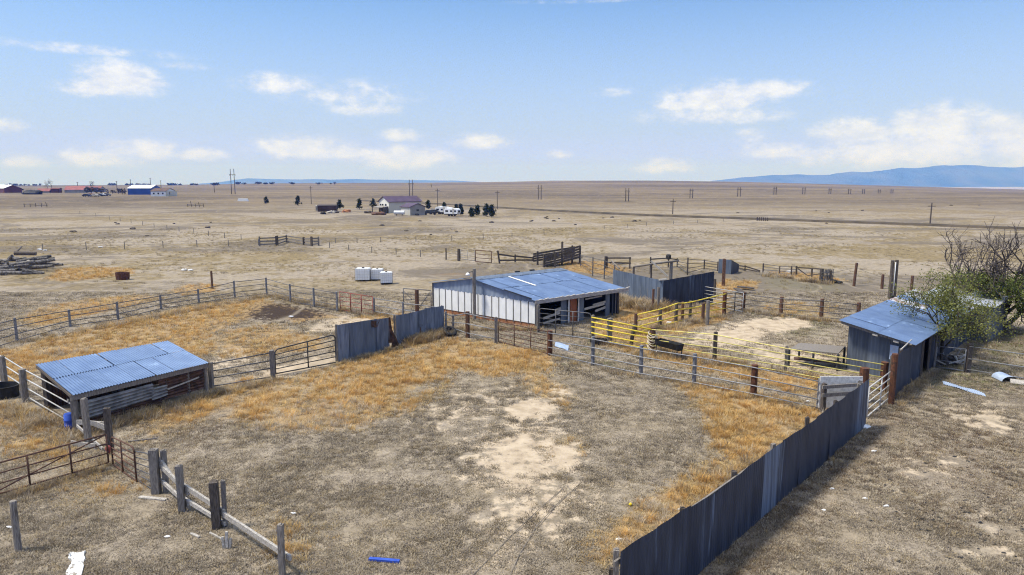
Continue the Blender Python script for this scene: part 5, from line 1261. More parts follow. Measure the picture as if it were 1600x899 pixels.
# tyre ruts across the yard, drawn as two thin tubes laid on top
for (lst) in (((907, 757), (870, 790), (838, 825), (812, 868), (795, 905)), ((880, 765), (840, 800), (800, 838), (760, 880), (735, 905))):
    pts = [g(*p) + V(0, 0, .045) for p in lst]
    tag(MB().tube(pts, .010, 5).build('tyre_rut_tube', M['wood_grey'], smooth=True), 'thin grey tube standing for a tyre rut over the bare middle of the yard', 'rut', 'two tyre ruts across the yard')
# white caged water totes
def tote(loc, rz, label):
    o = thing('water_tote', loc, label, 'tote', 'white caged water totes')
    mb = MB()
    for x in (-.42, 0, .42): mb.box((x, 0, .05), (.16, 1.0, .1))
    mb.box((0, 0, .12), (1.2, 1.0, .04)); pal = mb.build('pallet', M['dark'], None, origin=(0, 0, 0)); pal.parent = o; pal.location = (0, 0, 0)
    mb = MB(); mb.box((0, 0, .65), (1.12, .94, .98)); mb.box((0, 0, 1.16), (1.0, .84, .06)); bot = mb.build('bottle', M['tote'], None, origin=(0, 0, 0)); bot.parent = o; bot.location = (0, 0, 0)
    c = MB().lathe((0, 0, 1.18), [(.11, 0), (.11, .06), (.09, .08)], 12).build('cap', M['dark'], None, origin=(0, 0, 0)); c.parent = bot
    mb = MB(); x0, y0 = .60, .50
    for i in range(7):
        x = -x0 + i * 2 * x0 / 6
        for s_ in (-1, 1): mb.tube([(x, s_ * y0, .14), (x, s_ * y0, 1.16)], .008, 4)
    for i in range(6):
        y = -y0 + i * 2 * y0 / 5
        for s_ in (-1, 1): mb.tube([(s_ * x0, y, .14), (s_ * x0, y, 1.16)], .008, 4)
    for z in (.16, .41, .66, .91, 1.16):
        mb.tube([(-x0, -y0, z), (x0, -y0, z), (x0, y0, z), (-x0, y0, z), (-x0, -y0, z)], .009, 4)
    cg = mb.build('cage', M['cage'], None, origin=(0, 0, 0)); cg.parent = o; cg.location = (0, 0, 0)
    return o
t1 = tote(g(568, 439), .12, 'leftmost of the three white caged totes on the pasture')
for p, rz, lab in (((590, 438), .05, 'middle white caged tote, set back behind the other two'), ((604, 443.5), .2, 'rightmost of the three white caged totes, nearest the barn')):
    dup(t1, g(*p), rz, lab)
t1.scale = (1.25, 1.1, 1.12)
# log pile
for k in range(36):
    r_ = random.Random(k * 7 + 1); row = k / 36
    px = r_.uniform(-30, 62) - 25 * max(0, row - .6); py = r_.uniform(414, 431); L = r_.uniform(1.8, 4.2); a = g(px, py); ang = r_.choice([r_.uniform(-.3, .4), r_.uniform(-1.0, 1.1)])
    hx = max(0, 1 - abs((px - 10) / 75)); z0 = r_.uniform(.1, .25 + 1.15 * hx * r_.random()); dz = r_.uniform(-.5, .75)
    c = a + V(math.cos(ang) * L, math.sin(ang) * L, 0); rr = r_.uniform(.12, .25)
    a.z += z0 + rr * .5; c.z += max(.1, z0 + dz)
    tag(MB().tube([a, (a + c) / 2 + V(0, 0, r_.uniform(-.05, .08)), c], rr, 8, True, rr * .75).build('log', M['log']), 'bleached grey log tumbled in the heap at the left edge', 'log', 'logs in the heap at the left edge')
a, c = g(16, 428), g(57, 414); a.z += .3; c.z += .9; tag(MB().tube([a, c], .2, 8, True, .14).build('log', M['wood_pale']), 'palest log, lying diagonally across the front of the log heap', 'log')
a, c = g(24, 411), g(58, 410); a.z += 1.2; c.z += 1.1; tag(MB().tube([a, c], .26, 8, True, .24).build('log', M['wood_dark']), 'thick dark log on top of the log heap', 'log')
a, c = g(25, 408), g(36, 403); a.z += 1.0; c.z += 1.5; tag(MB().tube([a, c], .13, 7, True, .08).build('log', M['wood_dark']), 'dark broken limb sticking up from the top of the log heap', 'log')
a, c = g(60, 417), g(93, 416); a.z += .5; c.z += .15; tag(MB().tube([a, c], .14, 7, True, .08).build('log', M['wood_dark']), 'dark rotten log trailing off the right end of the log heap', 'log')
b = g(192, 437); o = thing('rusty_drum', b, 'short rusty drum standing at the end of the orange weed patch', 'drum')
MB().lathe(tuple(b), [(.56, 0), (.6, .35), (.62, .75), (.56, .76), (.54, .5)], 18, 1.15, .9).build('drum_shell', M['stump'], o)
# low dark clods on the pasture
for k in range(34):
    r_ = random.Random(900 + k); px, py = r_.choice([(r_.uniform(20, 330), r_.uniform(345, 378)), (r_.uniform(560, 800), r_.uniform(344, 375)), (r_.uniform(820, 1000), r_.uniform(336, 352)), (r_.uniform(1130, 1560), r_.uniform(320, 350))])
    p = g(px, py); s_ = r_.uniform(.16, .4) * (1 + p.y / 400)
    tag(MB().lump((p.x, p.y, p.z + .1), s_ * 1.2, s_, s_ * .5, 8, .35).build('sage_clump', M['wood_dark']), 'low dark brush clump dotting the open pasture', 'brush', 'dark brush clumps on the pasture')
# dung on the bare ground at right (uncountable)
mb = MB()
for k in range(420):
    px, py = random.gauss(1480, 85), random.gauss(790, 55)
    if px < 1290 or px > 1620 or py > 900 or py < 690: continue
    p = g(px, py); s_ = .018 + .055 * random.random() ** 2.2; mb.lump((p.x, p.y, p.z + .01), s_, s_ * .8, s_ * .4, 6, .35)
tag(mb.build('dung_litter', M['dark']), 'dark dung crumbs strewn over the bare ground right of the sheet fence', 'dung', None, 'stuff')
# ------------------------------------------------------------------ farmsteads, poles and hills in the distance
def gable(root, C, u, v, hw, hr, over, wallm, roofm, endm=None, thick=.15):
    """Gable-roofed block: u = vector along the ridge, v = vector across, C = near left ground corner."""
    ua, va = u.normalized(), v.normalized(); Z1 = V(0, 0, 1)
    p = [C, C + u, C + u + v, C + v]; b = V(0, 0, -.6)
    m = endm or wallm
    MB().quad(p[0] + b, p[1] + b, p[1] + Z1 * hw, p[0] + Z1 * hw).build('wall', M[wallm], root)
    MB().quad(p[2] + b, p[3] + b, p[3] + Z1 * hw, p[2] + Z1 * hw).build('wall', M[wallm], root)
    for a, c in ((p[3], p[0]), (p[1], p[2])):
        MB().add([a + b, c + b, c + Z1 * hw, (a + c) / 2 + Z1 * hr, a + Z1 * hw], [(0, 1, 2, 3, 4)]).build('gable_wall', M[m], root)
    k = (hr - hw) / (v.length / 2); mb = MB()
    r0, r1 = C + v / 2 - ua * over + Z1 * hr, C + u + v / 2 + ua * over + Z1 * hr
    e0, e1 = C - va * over - ua * over + Z1 * (hw - k * over), C + u - va * over + ua * over + Z1 * (hw - k * over)
    f0, f1 = C + v + va * over - ua * over + Z1 * (hw - k * over), C + u + v + va * over + ua * over + Z1 * (hw - k * over)
    t = V(0, 0, thick); mb.add([e0, e1, r1, r0, e0 + t, e1 + t, r1 + t, r0 + t, f0, f1, f0 + t, f1 + t],
        [(4, 5, 6, 7), (7, 6, 11, 10), (0, 1, 5, 4), (9, 8, 10, 11), (0, 4, 7, 3), (3, 7, 10, 8), (1, 2, 6, 5), (2, 9, 11, 6), (0, 3, 2, 1), (3, 8, 9, 2)])
    return mb.build('roof', M[roofm], root)
def win(root, p, along, w, h, out, nm='window', mat='glass'):
    return MB().bar(p - V(0, 0, h / 2) + out * .06, p + V(0, 0, h / 2) + out * .06, w, .1, up=tuple(out)).build(nm, M[mat], root)

# two-storey beige metal building with plum roof
A = g(608, 333.5); Bq = g(660, 333.5); Lq = g(586, 330)
u = V(9.4, 9, 0); v = V(-4.4, 5.6, 0)
hb = thing('metal_house', A, 'two-storey beige metal building with a plum roof out on the plain', 'building')
hw = ztop(A.y, 315); hr = hw + 1.6
gable(hb, A, u, v, hw, hr, .4, 'beige', 'plumroof', 'whitebeige')
ov = -V(v.y, -v.x, 0).normalized(); va = v.normalized()
for f_, z in ((.3, hw * .62), (.6, hw * .62), (.82, hw * .62), (.22, hw * .25)): win(hb, A + v * f_ + V(0, 0, z), va, 1.0, 1.3, ov)
A2 = g(641, 337); u2 = v.normalized() * 6 ; w2 = u.normalized() * 11
sb2 = thing('shop_building', A2, 'smaller grey metal workshop with plum roof in front of the two-storey building', 'building')
hw2 = ztop(A2.y, 323.5)
gable(sb2, A2, V(-3.6, 5, 0), V(4.2, 3.0, 0), hw2, hw2 + 1.0, .35, 'beige', 'plumroof', 'greywall')
ou = V(6.5, -9.5, 0).normalized()
win(sb2, A2 + V(4.2, 3.0, 0) * .5 + V(0, 0, hw2 * .62), None, .8, .5, V(3.6, -5, 0).normalized())
ls = thing('lean_to', g(582, 333), 'dark open lean-to beside the beige building gable', 'shed')
q = [g(582, 333.5), g(599, 334), g(599, 334) + V(1.5, 4, 0), g(582, 333.5) + V(1.5, 4, 0)]
for p in q: MB().box(tuple(p + V(0, 0, 1.0)), (.25, .25, 2.4)).build('post', M[WD], ls)
MB().add([p + V(0, 0, z_ + dz) for dz in (0, .12) for p, z_ in zip(q, (1.9, 1.9, 2.3, 2.3))], [(3, 2, 1, 0), (4, 5, 6, 7), (0, 1, 5, 4), (1, 2, 6, 5), (2, 3, 7, 6), (3, 0, 4, 7)]).build('roof', M['greywall'], ls)
MB().quad(q[3], q[2], q[2] + V(0, 0, 2.2), q[3] + V(0, 0, 2.2)).build('back_wall', M['wood_dark'], ls); MB().quad(q[1], q[2], q[2] + V(0, 0, 2.2), q[1] + V(0, 0, 1.9)).build('side_wall', M['wood_dark'], ls)
for (px, py, s_, m_) in ((576, 333.5, 1.0, 'wood_dark'), (588, 336, 1.1, 'wood_brown'), (595, 336, 1.2, 'wood_brown'), (541, 332, 1.3, 'skirt'), (524, 333, .8, 'wood_dark'), (517, 333.5, 1.0, 'wood_pale'), (505, 335, .7, 'dark'), (652, 337, .5, 'dark'), (613, 332, .7, 'dark')):
    p = g(px, py); tag(MB().lump((p.x, p.y, p.z + .3), s_ * 1.4, s_, s_ * .6, 9, .3).build('junk_heap', M[m_]), 'low dark heap of junk on the ground around the plum-roofed buildings', 'heap', 'junk heaps around the farmyard')
p = g(624, 337); o = thing('gas_tank', p, 'small white gas tank on legs in front of the plum-roofed workshop', 'tank')
MB().tube([p + V(-1.6, 0, .9), p + V(-1.4, 0, .9), p + V(1.4, 0, .9), p + V(1.6, 0, .9)], .6, 14).build('tank_shell', M['white'], o, smooth=True)
for dx in (-.9, .9): MB().box(tuple(p + V(dx, 0, .15)), (.2, .8, .7)).build('leg', M['greywall'], o)
p = g(509, 331); o = thing('old_shed', p, 'long dark brown weathered shed left of the plum-roofed building', 'shed'); gable(o, p + V(-2.8, 0, 0), V(6.2, .8, 0), V(-.5, 4, 0), 2.0, 2.3, .15, 'redwall2', 'wood_dark')
p = g(499, 329.5); o = thing('old_shed', p, 'small pale grey shed at the left end of the dark brown shed', 'shed'); gable(o, p + V(-1.3, 0, 0), V(2.2, .3, 0), V(-.3, 3, 0), 1.5, 1.8, .1, 'greywall', 'greywall')
# caravans
def caravan(loc, L, rz, label, h=2.35):
    o = thing('caravan', loc, label, 'caravan', 'white caravans by the workshop'); z0 = .55
    prof = [(-L / 2, z0), (L / 2 - .3, z0), (L / 2, z0 + .7), (L / 2 - .15, h - .35), (L / 2 - .6, h), (-L / 2 + .35, h), (-L / 2, h - .4)]
    n = len(prof); vv = [(x, -1.2, z) for x, z in prof] + [(x, 1.2, z) for x, z in prof]
    f = [tuple(range(n)), tuple(range(2 * n - 1, n - 1, -1))] + [(i, n + i, n + (i + 1) % n, (i + 1) % n) for i in range(n)]
    bo = MB().add(vv, f).build('body', M['white'], None, origin=(0, 0, 0)); bo.parent = o; bo.location = (0, 0, 0)
    for x in (-L * .3, L * .05, L * .3):
        w = MB().box((x, -1.22, h * .66), (.9, .04, .5)).build('window', M['glass'], None, origin=(0, 0, 0)); w.parent = o; w.location = (0, 0, 0)
    w = MB().box((L / 2 - .02, 0, h * .62), (.12, 1.4, .6)).build('front_window', M['glass'], None, origin=(0, 0, 0)); w.parent = o; w.location = (0, 0, 0)
    d = MB().box((L * .18, -1.22, z0 + .95), (.65, .05, 1.7)).build('door', M['beige'], None, origin=(0, 0, 0)); d.parent = o; d.location = (0, 0, 0)
    for x in (-.6, .3):
        for y in (-1.05, 1.05):
            w = MB().tube([(x, y - .1, .35), (x, y + .1, .35)], .36, 12).build('wheel', M['dark'], None, origin=(0, 0, 0)); w.parent = o; w.location = (0, 0, 0)
    a = MB().box((0, -1.23, z0 + .05), (L * .98, .02, .3)).build('skirting', M['dark'], None, origin=(0, 0, 0)); a.parent = o; a.location = (0, 0, 0)
    r_ = MB().box((-L * .12, 0, h + .12), (.8, .7, .25)).build('roof_unit', M['white'], None, origin=(0, 0, 0)); r_.parent = o; r_.location = (0, 0, 0)
    return o
c1 = caravan(g(694, 337), 4.4, .1, 'white caravan behind the nearer one beside the workshop'); c1.rotation_euler.z = -.25; c1.location = g(692, 335)
c2 = dup(c1, g(707, 338), -.35, 'white caravan with its blunt end turned to the right, nearest the pines')
def car(loc, rz, m_, label, group=None, s_=1.0):
    o = thing('parked_car', loc, label, 'car', group)
    prof = [(-2.2, .45), (2.2, .45), (2.25, .85), (1.3, .98), (.75, 1.5), (-1.2, 1.52), (-1.8, 1.0), (-2.25, .95)]; n = len(prof)
    vv = [(x, y * (.8 if z > 1.2 else 1), z) for y in (-.88, .88) for x, z in prof]
    f = [tuple(range(n)), tuple(range(2 * n - 1, n - 1, -1))] + [(i, n + i, n + (i + 1) % n, (i + 1) % n) for i in range(n)]
    def add(mb, nm, mt):
        q_ = mb.build(nm, M[mt], None, origin=(0, 0, 0)); q_.parent = o; q_.location = (0, 0, 0)
    add(MB().add(vv, f), 'body', m_)
    add(MB().box((-.2, -.80, 1.25), (1.7, .06, .36)).box((-.2, .80, 1.25), (1.7, .06, .36)), 'side_windows', 'glass')
    for x in (-1.4, 1.4):
        for y in (-.82, .82): add(MB().tube([(x, y - .1, .34), (x, y + .1, .34)], .34, 12), 'wheel', 'dark')
    for y in (-.6, .6): add(MB().box((2.25, y, .75), (.06, .3, .14)), 'headlight', 'white')
    o.rotation_euler.z = rz; o.scale = (s_, s_, s_); return o
car(g(672, 336), .2, 'carpaint_dark', 'dark car parked between the workshop and the white caravans')
car(g(680, 335), -.1, 'carpaint_dark', 'second dark car, close beside the white caravans')

# left farmstead
def blk(px0, px1, pyb, depth, hpx, rpx, wall, roof, name, label, cat='building', end=None, over=.4, rot=0.0):
    a, c = g(px0, pyb), g(px1, pyb); o = thing(name, a, label, cat); hw = ztop(a.y, hpx) - a.z; hr = ztop(a.y + depth / 2, rpx) - a.z
    u = c - a; u.z = 0; v = V(-u.y, u.x, 0).normalized() * depth
    if rot:
        u = V(u.x * math.cos(rot) - u.y * math.sin(rot), u.x * math.sin(rot) + u.y * math.cos(rot), 0); v = V(-u.y, u.x, 0).normalized() * depth
    gable(o, a, u, v, hw, max(hr, hw + .5), over, wall, roof, end); return o, a, u, v, hw
blk(200, 236, 304.5, 22, 294.5, 289.5, 'bluewall', 'white', 'metal_barn', 'royal blue metal barn with a white roof on the left skyline', 'barn')
o, a, u, v, hw = blk(236, 260, 307, 24, 299, 294.5, 'whitepanel', 'brownroof', 'ranch_house', 'white ranch house with a brown roof beside the blue barn', 'house', rot=-.25)
MB().quad(a + u + V(.2, -.2, -.5), a + u + v * .95 + V(2, 0, -.5), a + u + v * .95 + V(2, 0, hw * .95), a + u + V(.2, -.2, hw * .95)).build('pale_end_wall', M['beige'], o)
od = V(u.y, -u.x, 0).normalized()
for f_ in (.2, .5, .8): win(o, a + u * f_ + V(0, 0, hw * .55), None, 1.0, 1.0, od)
win(o, a + u + v * .3 + V(.8, 0, hw * .55), None, 1.3, 1.6, u.normalized())
blk(101, 131, 301.5, 20, 297, 291, 'greywall', 'redroof', 'long_barn', 'long low barn with a faded red roof on the left skyline', 'barn', 'greywall')
blk(131, 155, 300.5, 18, 296.5, 291.5, 'greywall', 'redroof', 'long_barn', 'shorter red-roofed barn behind bare trees on the left skyline', 'barn')
blk(80, 93, 301.5, 9, 295.5, 294, 'redwall', 'redwall', 'red_shed', 'rust red shed left of the long red-roofed barn', 'shed')
blk(58, 77, 301.5, 10, 299, 295, 'greywall', 'redroof', 'red_shed', 'small grey shed with pinkish red roof at the far left', 'shed')
blk(-14, 7, 301.5, 14, 294, 289, 'redwall', 'white', 'red_barn', 'red barn with a white roof cut off by the left edge', 'barn')
blk(10, 27, 297.5, 8, 296, 295, 'redwall2', 'brownroof', 'low_shed', 'long low dark shed beside the leftmost red barn', 'shed')
for k, (px, py, m_, s_) in enumerate(((136, 307.5, 'carpaint_dark', 1.2), (143, 307, 'carpaint_red', 1.2), (149, 307.5, 'wood_pale', 1.2), (155, 307, 'carpaint_dark', 1.2), (161, 306.5, 'white', 1.2), (167, 306.5, 'carpaint_dark', 1.2))):
    car(g(px, py), .3 * math.sin(k * 2.3), m_, ('leftmost dark car in the row of junk vehicles', 'red car in the row of junk vehicles', 'tan car in the row of junk vehicles', 'dark car left of the white one in the junk row', 'white car in the row of junk vehicles', 'rightmost dark car in the row of junk vehicles')[k], 'junk vehicles below the red-roofed barns', s_)
p = g(52, 304); tag(MB().lump((p.x, p.y, p.z + 1), 8, 4, 2.6, 12, .25).build('hay_heap', M['dark']), 'large dark heap under a cover at the far left farmstead', 'heap')
p = g(380, 314.5); o = MB().box(tuple(p + V(0, 0, .7)), (5.5, 2.2, 1.5), .1, .85).build('stock_trailer', M['white']); tag(o, 'low white trailer lying alone on the left pasture', 'trailer')
for (px, py, w, lab) in ((56, 324, 12, 'left'), (306, 324, 8, 'right')):
    p = g(px, py); mb = MB()
    for k in range(5): mb.tube([p + V((k - 2) * w / 5, 0, -.1), p + V((k - 2) * w / 5 + random.uniform(-.5, .5), 0, random.uniform(1.2, 2.6))], .1, 5)
    for z in (.5, 1.1): mb.tube([p + V(-w / 2.3, 0, z), p + V(w / 2.3, 0, z + .3)], .08, 5)
    tag(mb.build('old_machinery', M['wood_dark']), 'rusty frame of farm machinery on the %s pasture' % ('far left' if lab == 'left' else 'middle left'), 'machinery')

# poles
def pole(px, pb, pt, label, group=None, r=.16, arm=1.6):
    b = g(px, pb); h = ztop(b.y, pt); o = thing('power_pole', b, label, 'pole', group); s_ = max(1, b.y / 350)
    MB().tube([b + V(0, 0, -.5), V(b.x, b.y, h)], r * s_ ** .7, 6, True, r * .7 * s_ ** .7).build('shaft', M['wood_dark'], o)
    MB().bar(V(b.x - arm, b.y, h - .8), V(b.x + arm, b.y, h - .8), .14 * s_ ** .7, .16 * s_ ** .7).build('crossarm', M['wood_dark'], o)
for px, pb, pt in ((486.5, 319, 291), (684, 324, 295), (777, 327, 298), (1051, 335, 311), (1453, 351.5, 317)):
    pole(px, pb, pt, {486.5: 'power pole left of the plum-roofed building', 684: 'power pole rising behind the white caravans', 777: 'power pole right of the row of small pines', 1051: 'lone power pole on the dirt road in the middle distance', 1453: 'power pole on the dirt road towards the right mountains'}[px], None, .17, .9)
for px, pb, pt in ((122, 299, 284.5), (142, 299, 283.5), (183, 297, 283), (205, 298, 280.5), (236, 297, 278), (252, 296, 282), (335, 301, 286), (674, 293, 288.5)):
    pole(px, pb, pt, 'thin far power pole on the skyline around the left farmsteads', 'far poles on the left skyline', .2, 1.2)
def hframe(px0, px1, pb, pt, label, group):
    a, c = g(px0, pb), g(px1, pb); h = ztop(a.y, pt); o = thing('transmission_tower', a, label, 'pylon', group); s_ = (a.y / 500) ** .55
    for p in (a, c): MB().tube([p + V(0, 0, -.5), V(p.x, p.y, h)], .3 * s_, 6, True, .2 * s_).build('pole', M['wood_dark'], o)
    d = (c - a); zc = a.z + (h - a.z) * .78
    MB().bar(V(a.x, a.y, zc) - d * .35, V(c.x, c.y, zc) + d * .35, .22 * s_, .25 * s_).build('crossarm', M['wood_dark'], o)
    for f_ in (-.3, .5, 1.3):
        p = a + d * f_; MB().tube([V(p.x, p.y, zc), V(p.x, p.y, zc - (h - a.z) * .06)], .12 * s_, 5).build('insulator', M['pipe_dark'], o)
hframe(362, 367.5, 303.5, 264, 'tallest double-pole transmission tower, left of the far blue hills', None)
hframe(640, 645, 309, 281, 'double-pole transmission tower behind the plum-roofed building', None)
for x0, x1, pb, pt in ((841, 845.5, 312, 289), (977.5, 982, 315, 294), (1078, 1082, 310, 295), (1152.5, 1156.5, 307.5, 292.5), (1209, 1212.5, 304.5, 292), (1254, 1257.5, 304, 293), (1295, 1298, 303.5, 294), (1325.5, 1329, 303.5, 295), (1347.5, 1350.5, 303, 295.5), (1372, 1375, 302.5, 296), (1392, 1395, 302.5, 296)):
    hframe(x0, x1, pb, pt, 'double-pole transmission tower in the line crossing the far hillside', 'line of transmission towers on the far hillside')

# ------------------------------------------------------------------ trees
def leaf_cloud(name, centers, n, size, mat, parent, spread, seed=1, aspect=.5):
    r = np.random.default_rng(seed); C = np.array(centers); idx = r.integers(0, len(C), n)
    p = C[idx] + r.normal(0, 1, (n, 3)) * spread
    d = r.normal(0, 1, (n, 3)); d /= np.linalg.norm(d, axis=1, keepdims=True); e = np.cross(d, r.normal(0, 1, (n, 3))); e /= np.linalg.norm(e, axis=1, keepdims=True)
    s = size * r.uniform(.6, 1.3, (n, 1)); v = np.stack([p - d * s, p + e * s * aspect, p + d * s, p - e * s * aspect], 1).reshape(-1, 3)
    o = np.array(world_loc(parent)) if parent else C.mean(0)
    me = bpy.data.meshes.new(name); me.vertices.add(len(v)); me.vertices.foreach_set('co', (v - o).astype(np.float32).ravel())
    me.loops.add(n * 4); me.loops.foreach_set('vertex_index', np.arange(n * 4, dtype=np.int32)); me.polygons.add(n)
    me.polygons.foreach_set('loop_start', np.arange(0, n * 4, 4, dtype=np.int32)); me.polygons.foreach_set('loop_total', np.full(n, 4, np.int32)); me.update(calc_edges=True)
    cl = r.random(len(C)); a = me.attributes.new('tint', 'FLOAT', 'FACE'); a.data.foreach_set('value', np.clip(cl[idx] * .55 + r.random(n) * .45, 0, 1).astype(np.float32))
    me.materials.append(mat); ob = bpy.data.objects.new(name, me); COL.objects.link(ob)
    if parent: ob.parent = parent
    else: ob.location = o
    return ob
def limbs(mb, p, d, L, r, lev, tips, rnd, split=3, curl=.35, up=.25, ratio=.72):
    pts = [p]; q = p; dd = d.normalized(); seg = 3
    for k in range(seg):
        dd = (dd + V(rnd.uniform(-1, 1), rnd.uniform(-1, 1), rnd.uniform(-.6, .9)) * curl * .4 + V(0, 0, up * .2)).normalized(); q = q + dd * (L / seg); pts.append(q)
    mb.tube(pts, r, 6 if r > .03 else 4, False, r * .62)
    if lev == 0:
        tips.append(tuple(pts[-1])); tips.append(tuple(pts[-2])); return
    if lev <= 2: tips.append(tuple(pts[2]))
    for k in range(split + (1 if rnd.random() < .4 else 0)):
        a = rnd.uniform(0, 6.283); t = rnd.uniform(.35, .85); side = dd.cross(V(math.cos(a), math.sin(a), .3)).normalized()
        nd = (dd * (1 - t) + side * t).normalized(); st = pts[-1] if k == 0 else mixv(pts[1], pts[-1], rnd.uniform(.2, 1))
        limbs(mb, st, nd, L * ratio * rnd.uniform(.75, 1.15), r * .6, lev - 1, tips, rnd, split, curl, up, ratio)
def tree(name, base, label, cat, trunkdir, L, r, lev, seed, leaf=None, nleaf=0, lsize=.09, spread=.25, split=3, lowcut=None, bark='bark', up=.25, lowest=None):
    rnd = random.Random(seed); o = thing(name, base, label, cat); mb = MB(); tips = []
    for d in trunkdir: limbs(mb, base + V(rnd.uniform(-.05, .05), rnd.uniform(-.05, .05), -.15), V(*d), L, r, lev, tips, rnd, split, .35, up)
    mb.build('trunk', M[bark], o, smooth=True)
    if leaf:
        T = [t for t in tips if (lowcut is None or t[2] < lowcut) and (lowest is None or t[2] > lowest)]
        leaf_cloud('crown', T, nleaf, lsize, M[leaf], o, spread, seed)
    return o, tips
# the three trees at the slate shed
bA = g(1473, 571)
tree('young_elm', bA, 'young olive-green elm leaning over the sky-tinted shed roof', 'tree', [(-.16, .05, 1), (.03, .1, .95)], 2.2, .085, 4, 5, 'leaf_olive', 9500, .06, .23, 3, None, 'bark', .28, 1.9)
bB = g(1558, 517)
oB, tB = tree('dead_topped_elm', bB, 'larger green tree with bare dead limbs rising from its top at the right edge', 'tree', [(.15, 0, .9), (-.45, .1, .8), (.75, -.1, .6)], 2.5, .2, 4, 12, 'leaf_green', 10500, .068, .25, 3, 3.7, 'bark', .16, 1.2)
rnd_ = random.Random(77); mb = MB()
for (dx, dz, d_) in ((-.5, 2.6, (-.25, 0, 1)), (.1, 2.8, (.05, .1, 1)), (.5, 2.7, (.3, -.05, 1)), (1.0, 2.3, (.8, 0, .8))): limbs(mb, bB + V(dx, 0, dz), V(*d_), 2.05, .085, 3, [], rnd_, 3, .28, .6)
mb.build('dead_limbs', M['deadwood'], oB, smooth=True)
bC = g(1515, 508)
tree('bare_tree', bC, 'bare grey-brown leafless tree behind the olive elm', 'tree', [(-.5, 0, 1), (-.15, .2, 1), (.1, .1, 1)], 2.85, .12, 4, 33, None, 0, .1, .2, 3, None, 'deadwood', .5)
# small pines round the plum-roofed building
def pine(loc, h, label, group):
    o = thing('pine_tree', loc, label, 'tree', group); rnd = random.Random(int(loc.x * 10))
    MB().tube([loc + V(0, 0, -.2), loc + V(0, 0, h * .9)], .13, 6, True, .04).build('trunk', M['bark'], o)
    C = []
    for k in range(46):
        t = k / 46; z = h * (.16 + .8 * t); w = h * .36 * (1 - t) ** .75 * (.6 + .4 * min(1, t * 6)) + .08
        a = rnd.uniform(0, 6.283); q = w * math.sqrt(rnd.random()) * rnd.uniform(.8, 1.25); C.append((loc.x + math.cos(a) * q, loc.y + math.sin(a) * q, loc.z + z))
    leaf_cloud('crown', C, 620, .26, M['needle'], o, .2, int(abs(loc.x) * 7) + 1, .55); return o
for px, pb, pt, lab in ((416, 319, 307.5, 'smallest dark pine, leftmost of those on the plain'), (466, 321.5, 306, 'dark pine second from the left, between two power poles'), (531, 327, 312.5, 'dark pine right of the long brown shed'), (562, 327.5, 310.5, 'dark pine standing alone left of the beige building gable'), (583, 325, 310.5, 'dark pine directly behind the beige building gable'), (669, 326.5, 313, 'dark pine just right of the plum-roofed buildings'), (694, 327, 317, 'dark pine behind the white caravans'), (713, 333, 319.5, 'left one of the two dark pines crowding the caravan end'), (720, 336.5, 319, 'right one of the two dark pines crowding the caravan end'), (737, 339, 325.5, 'short dark pine in the gap right of the caravans'), (746, 336.5, 321, 'slim dark pine between the short pine and the last pair'), (760.5, 338.5, 318.5, 'left pine of the last pair at the right'), (768.5, 340, 320, 'right pine of the last pair at the right')):
    b = g(px, pb); pine(b, ztop(b.y, pt) - b.z, lab, 'small pines around the beige building')
# far bushes and trees on the skyline and at the left farmstead
def bush(px, pb, w, h, label, group, mat='farleaf', trunk=True, seed=1):
    b = g(px, pb); k = b.y / F; w *= k; h *= k; rnd = random.Random(seed)
    o = thing('far_tree', b, label, 'tree', group)
    MB().tube([b + V(0, 0, -.5), b + V(0, 0, h * .6)], w * .05 + .1, 5, True, w * .02 + .05).build('trunk', M['bark'], o)
    C = [(b.x + rnd.gauss(0, .28) * w, b.y + rnd.gauss(0, .28) * w, b.z + h * rnd.uniform(.22, .9)) for _ in range(26)]
    leaf_cloud('crown', C, 300, w * .10 + .05, M[mat], o, w * .06, seed, .7); return o
k = 0
for px, w, h in ((10, 3, 3), (16, 3.5, 4), (22, 5, 3), (26, 4, 3.4), (32, 4, 2.8), (39, 4, 2.6), (45, 3, 2.4), (53, 4, 2.6), (57, 3, 2.6), (63, 4, 3.6)):
    k += 1; bush(px, 290.5, w, h, 'tiny dark tree on the far left skyline', 'tiny trees on the left skyline', seed=k)
for px, w, h in ((173, 7, 3), (178, 5, 2.4), (198, 6, 2.6), (205, 5, 3), (215, 7, 2.4), (224, 6, 2.4), (232, 5, 2.2), (266, 8, 3), (273, 6, 3.2), (281, 5, 2.6), (300, 6, 2.6), (306, 5, 2.6), (335, 8, 3.6), (340, 5, 4), (372, 8, 3.2), (382, 4, 2.6), (403, 7, 3.6), (415, 6, 2.6), (425, 6, 3), (457, 6, 3), (498, 6, 2.2), (523, 3.5, 3.6), (517, 3, 2)):
    k += 1; bush(px, 289.8 if px < 350 else 288.3, w, h, 'dark bushy tree on the far skyline between the barns and the blue hills', 'trees on the middle left skyline', seed=k)
for px, pb, w, h in ((136, 302, 8, 9), (143, 302, 9, 10), (150, 302, 8, 9), (158, 302, 8, 8), (168, 303, 4, 8), (176, 303, 5, 6), (185, 303, 8, 8), (191, 304, 7, 10), (195, 304, 5, 7)):
    k += 1; bush(px, pb, w, h, 'brown leafless scrub tree between the red-roofed barns and the blue barn', 'scrub trees at the left farmstead', 'brush', seed=k)
for px, pt in ((74, 281.5), (81, 281.5), (141.5, 283.5)):
    b = g(px, 297); h = ztop(b.y, pt) - b.z; rnd = random.Random(px); o = thing('far_tree', b, 'tall bare tree standing up on the left skyline', 'tree', 'bare trees on the left skyline')
    mb = MB(); tips = []; limbs(mb, b, V(0, 0, 1), h * .5, .35, 3, tips, rnd, 3, .3, .3); mb.build('trunk', M['deadwood'], o)

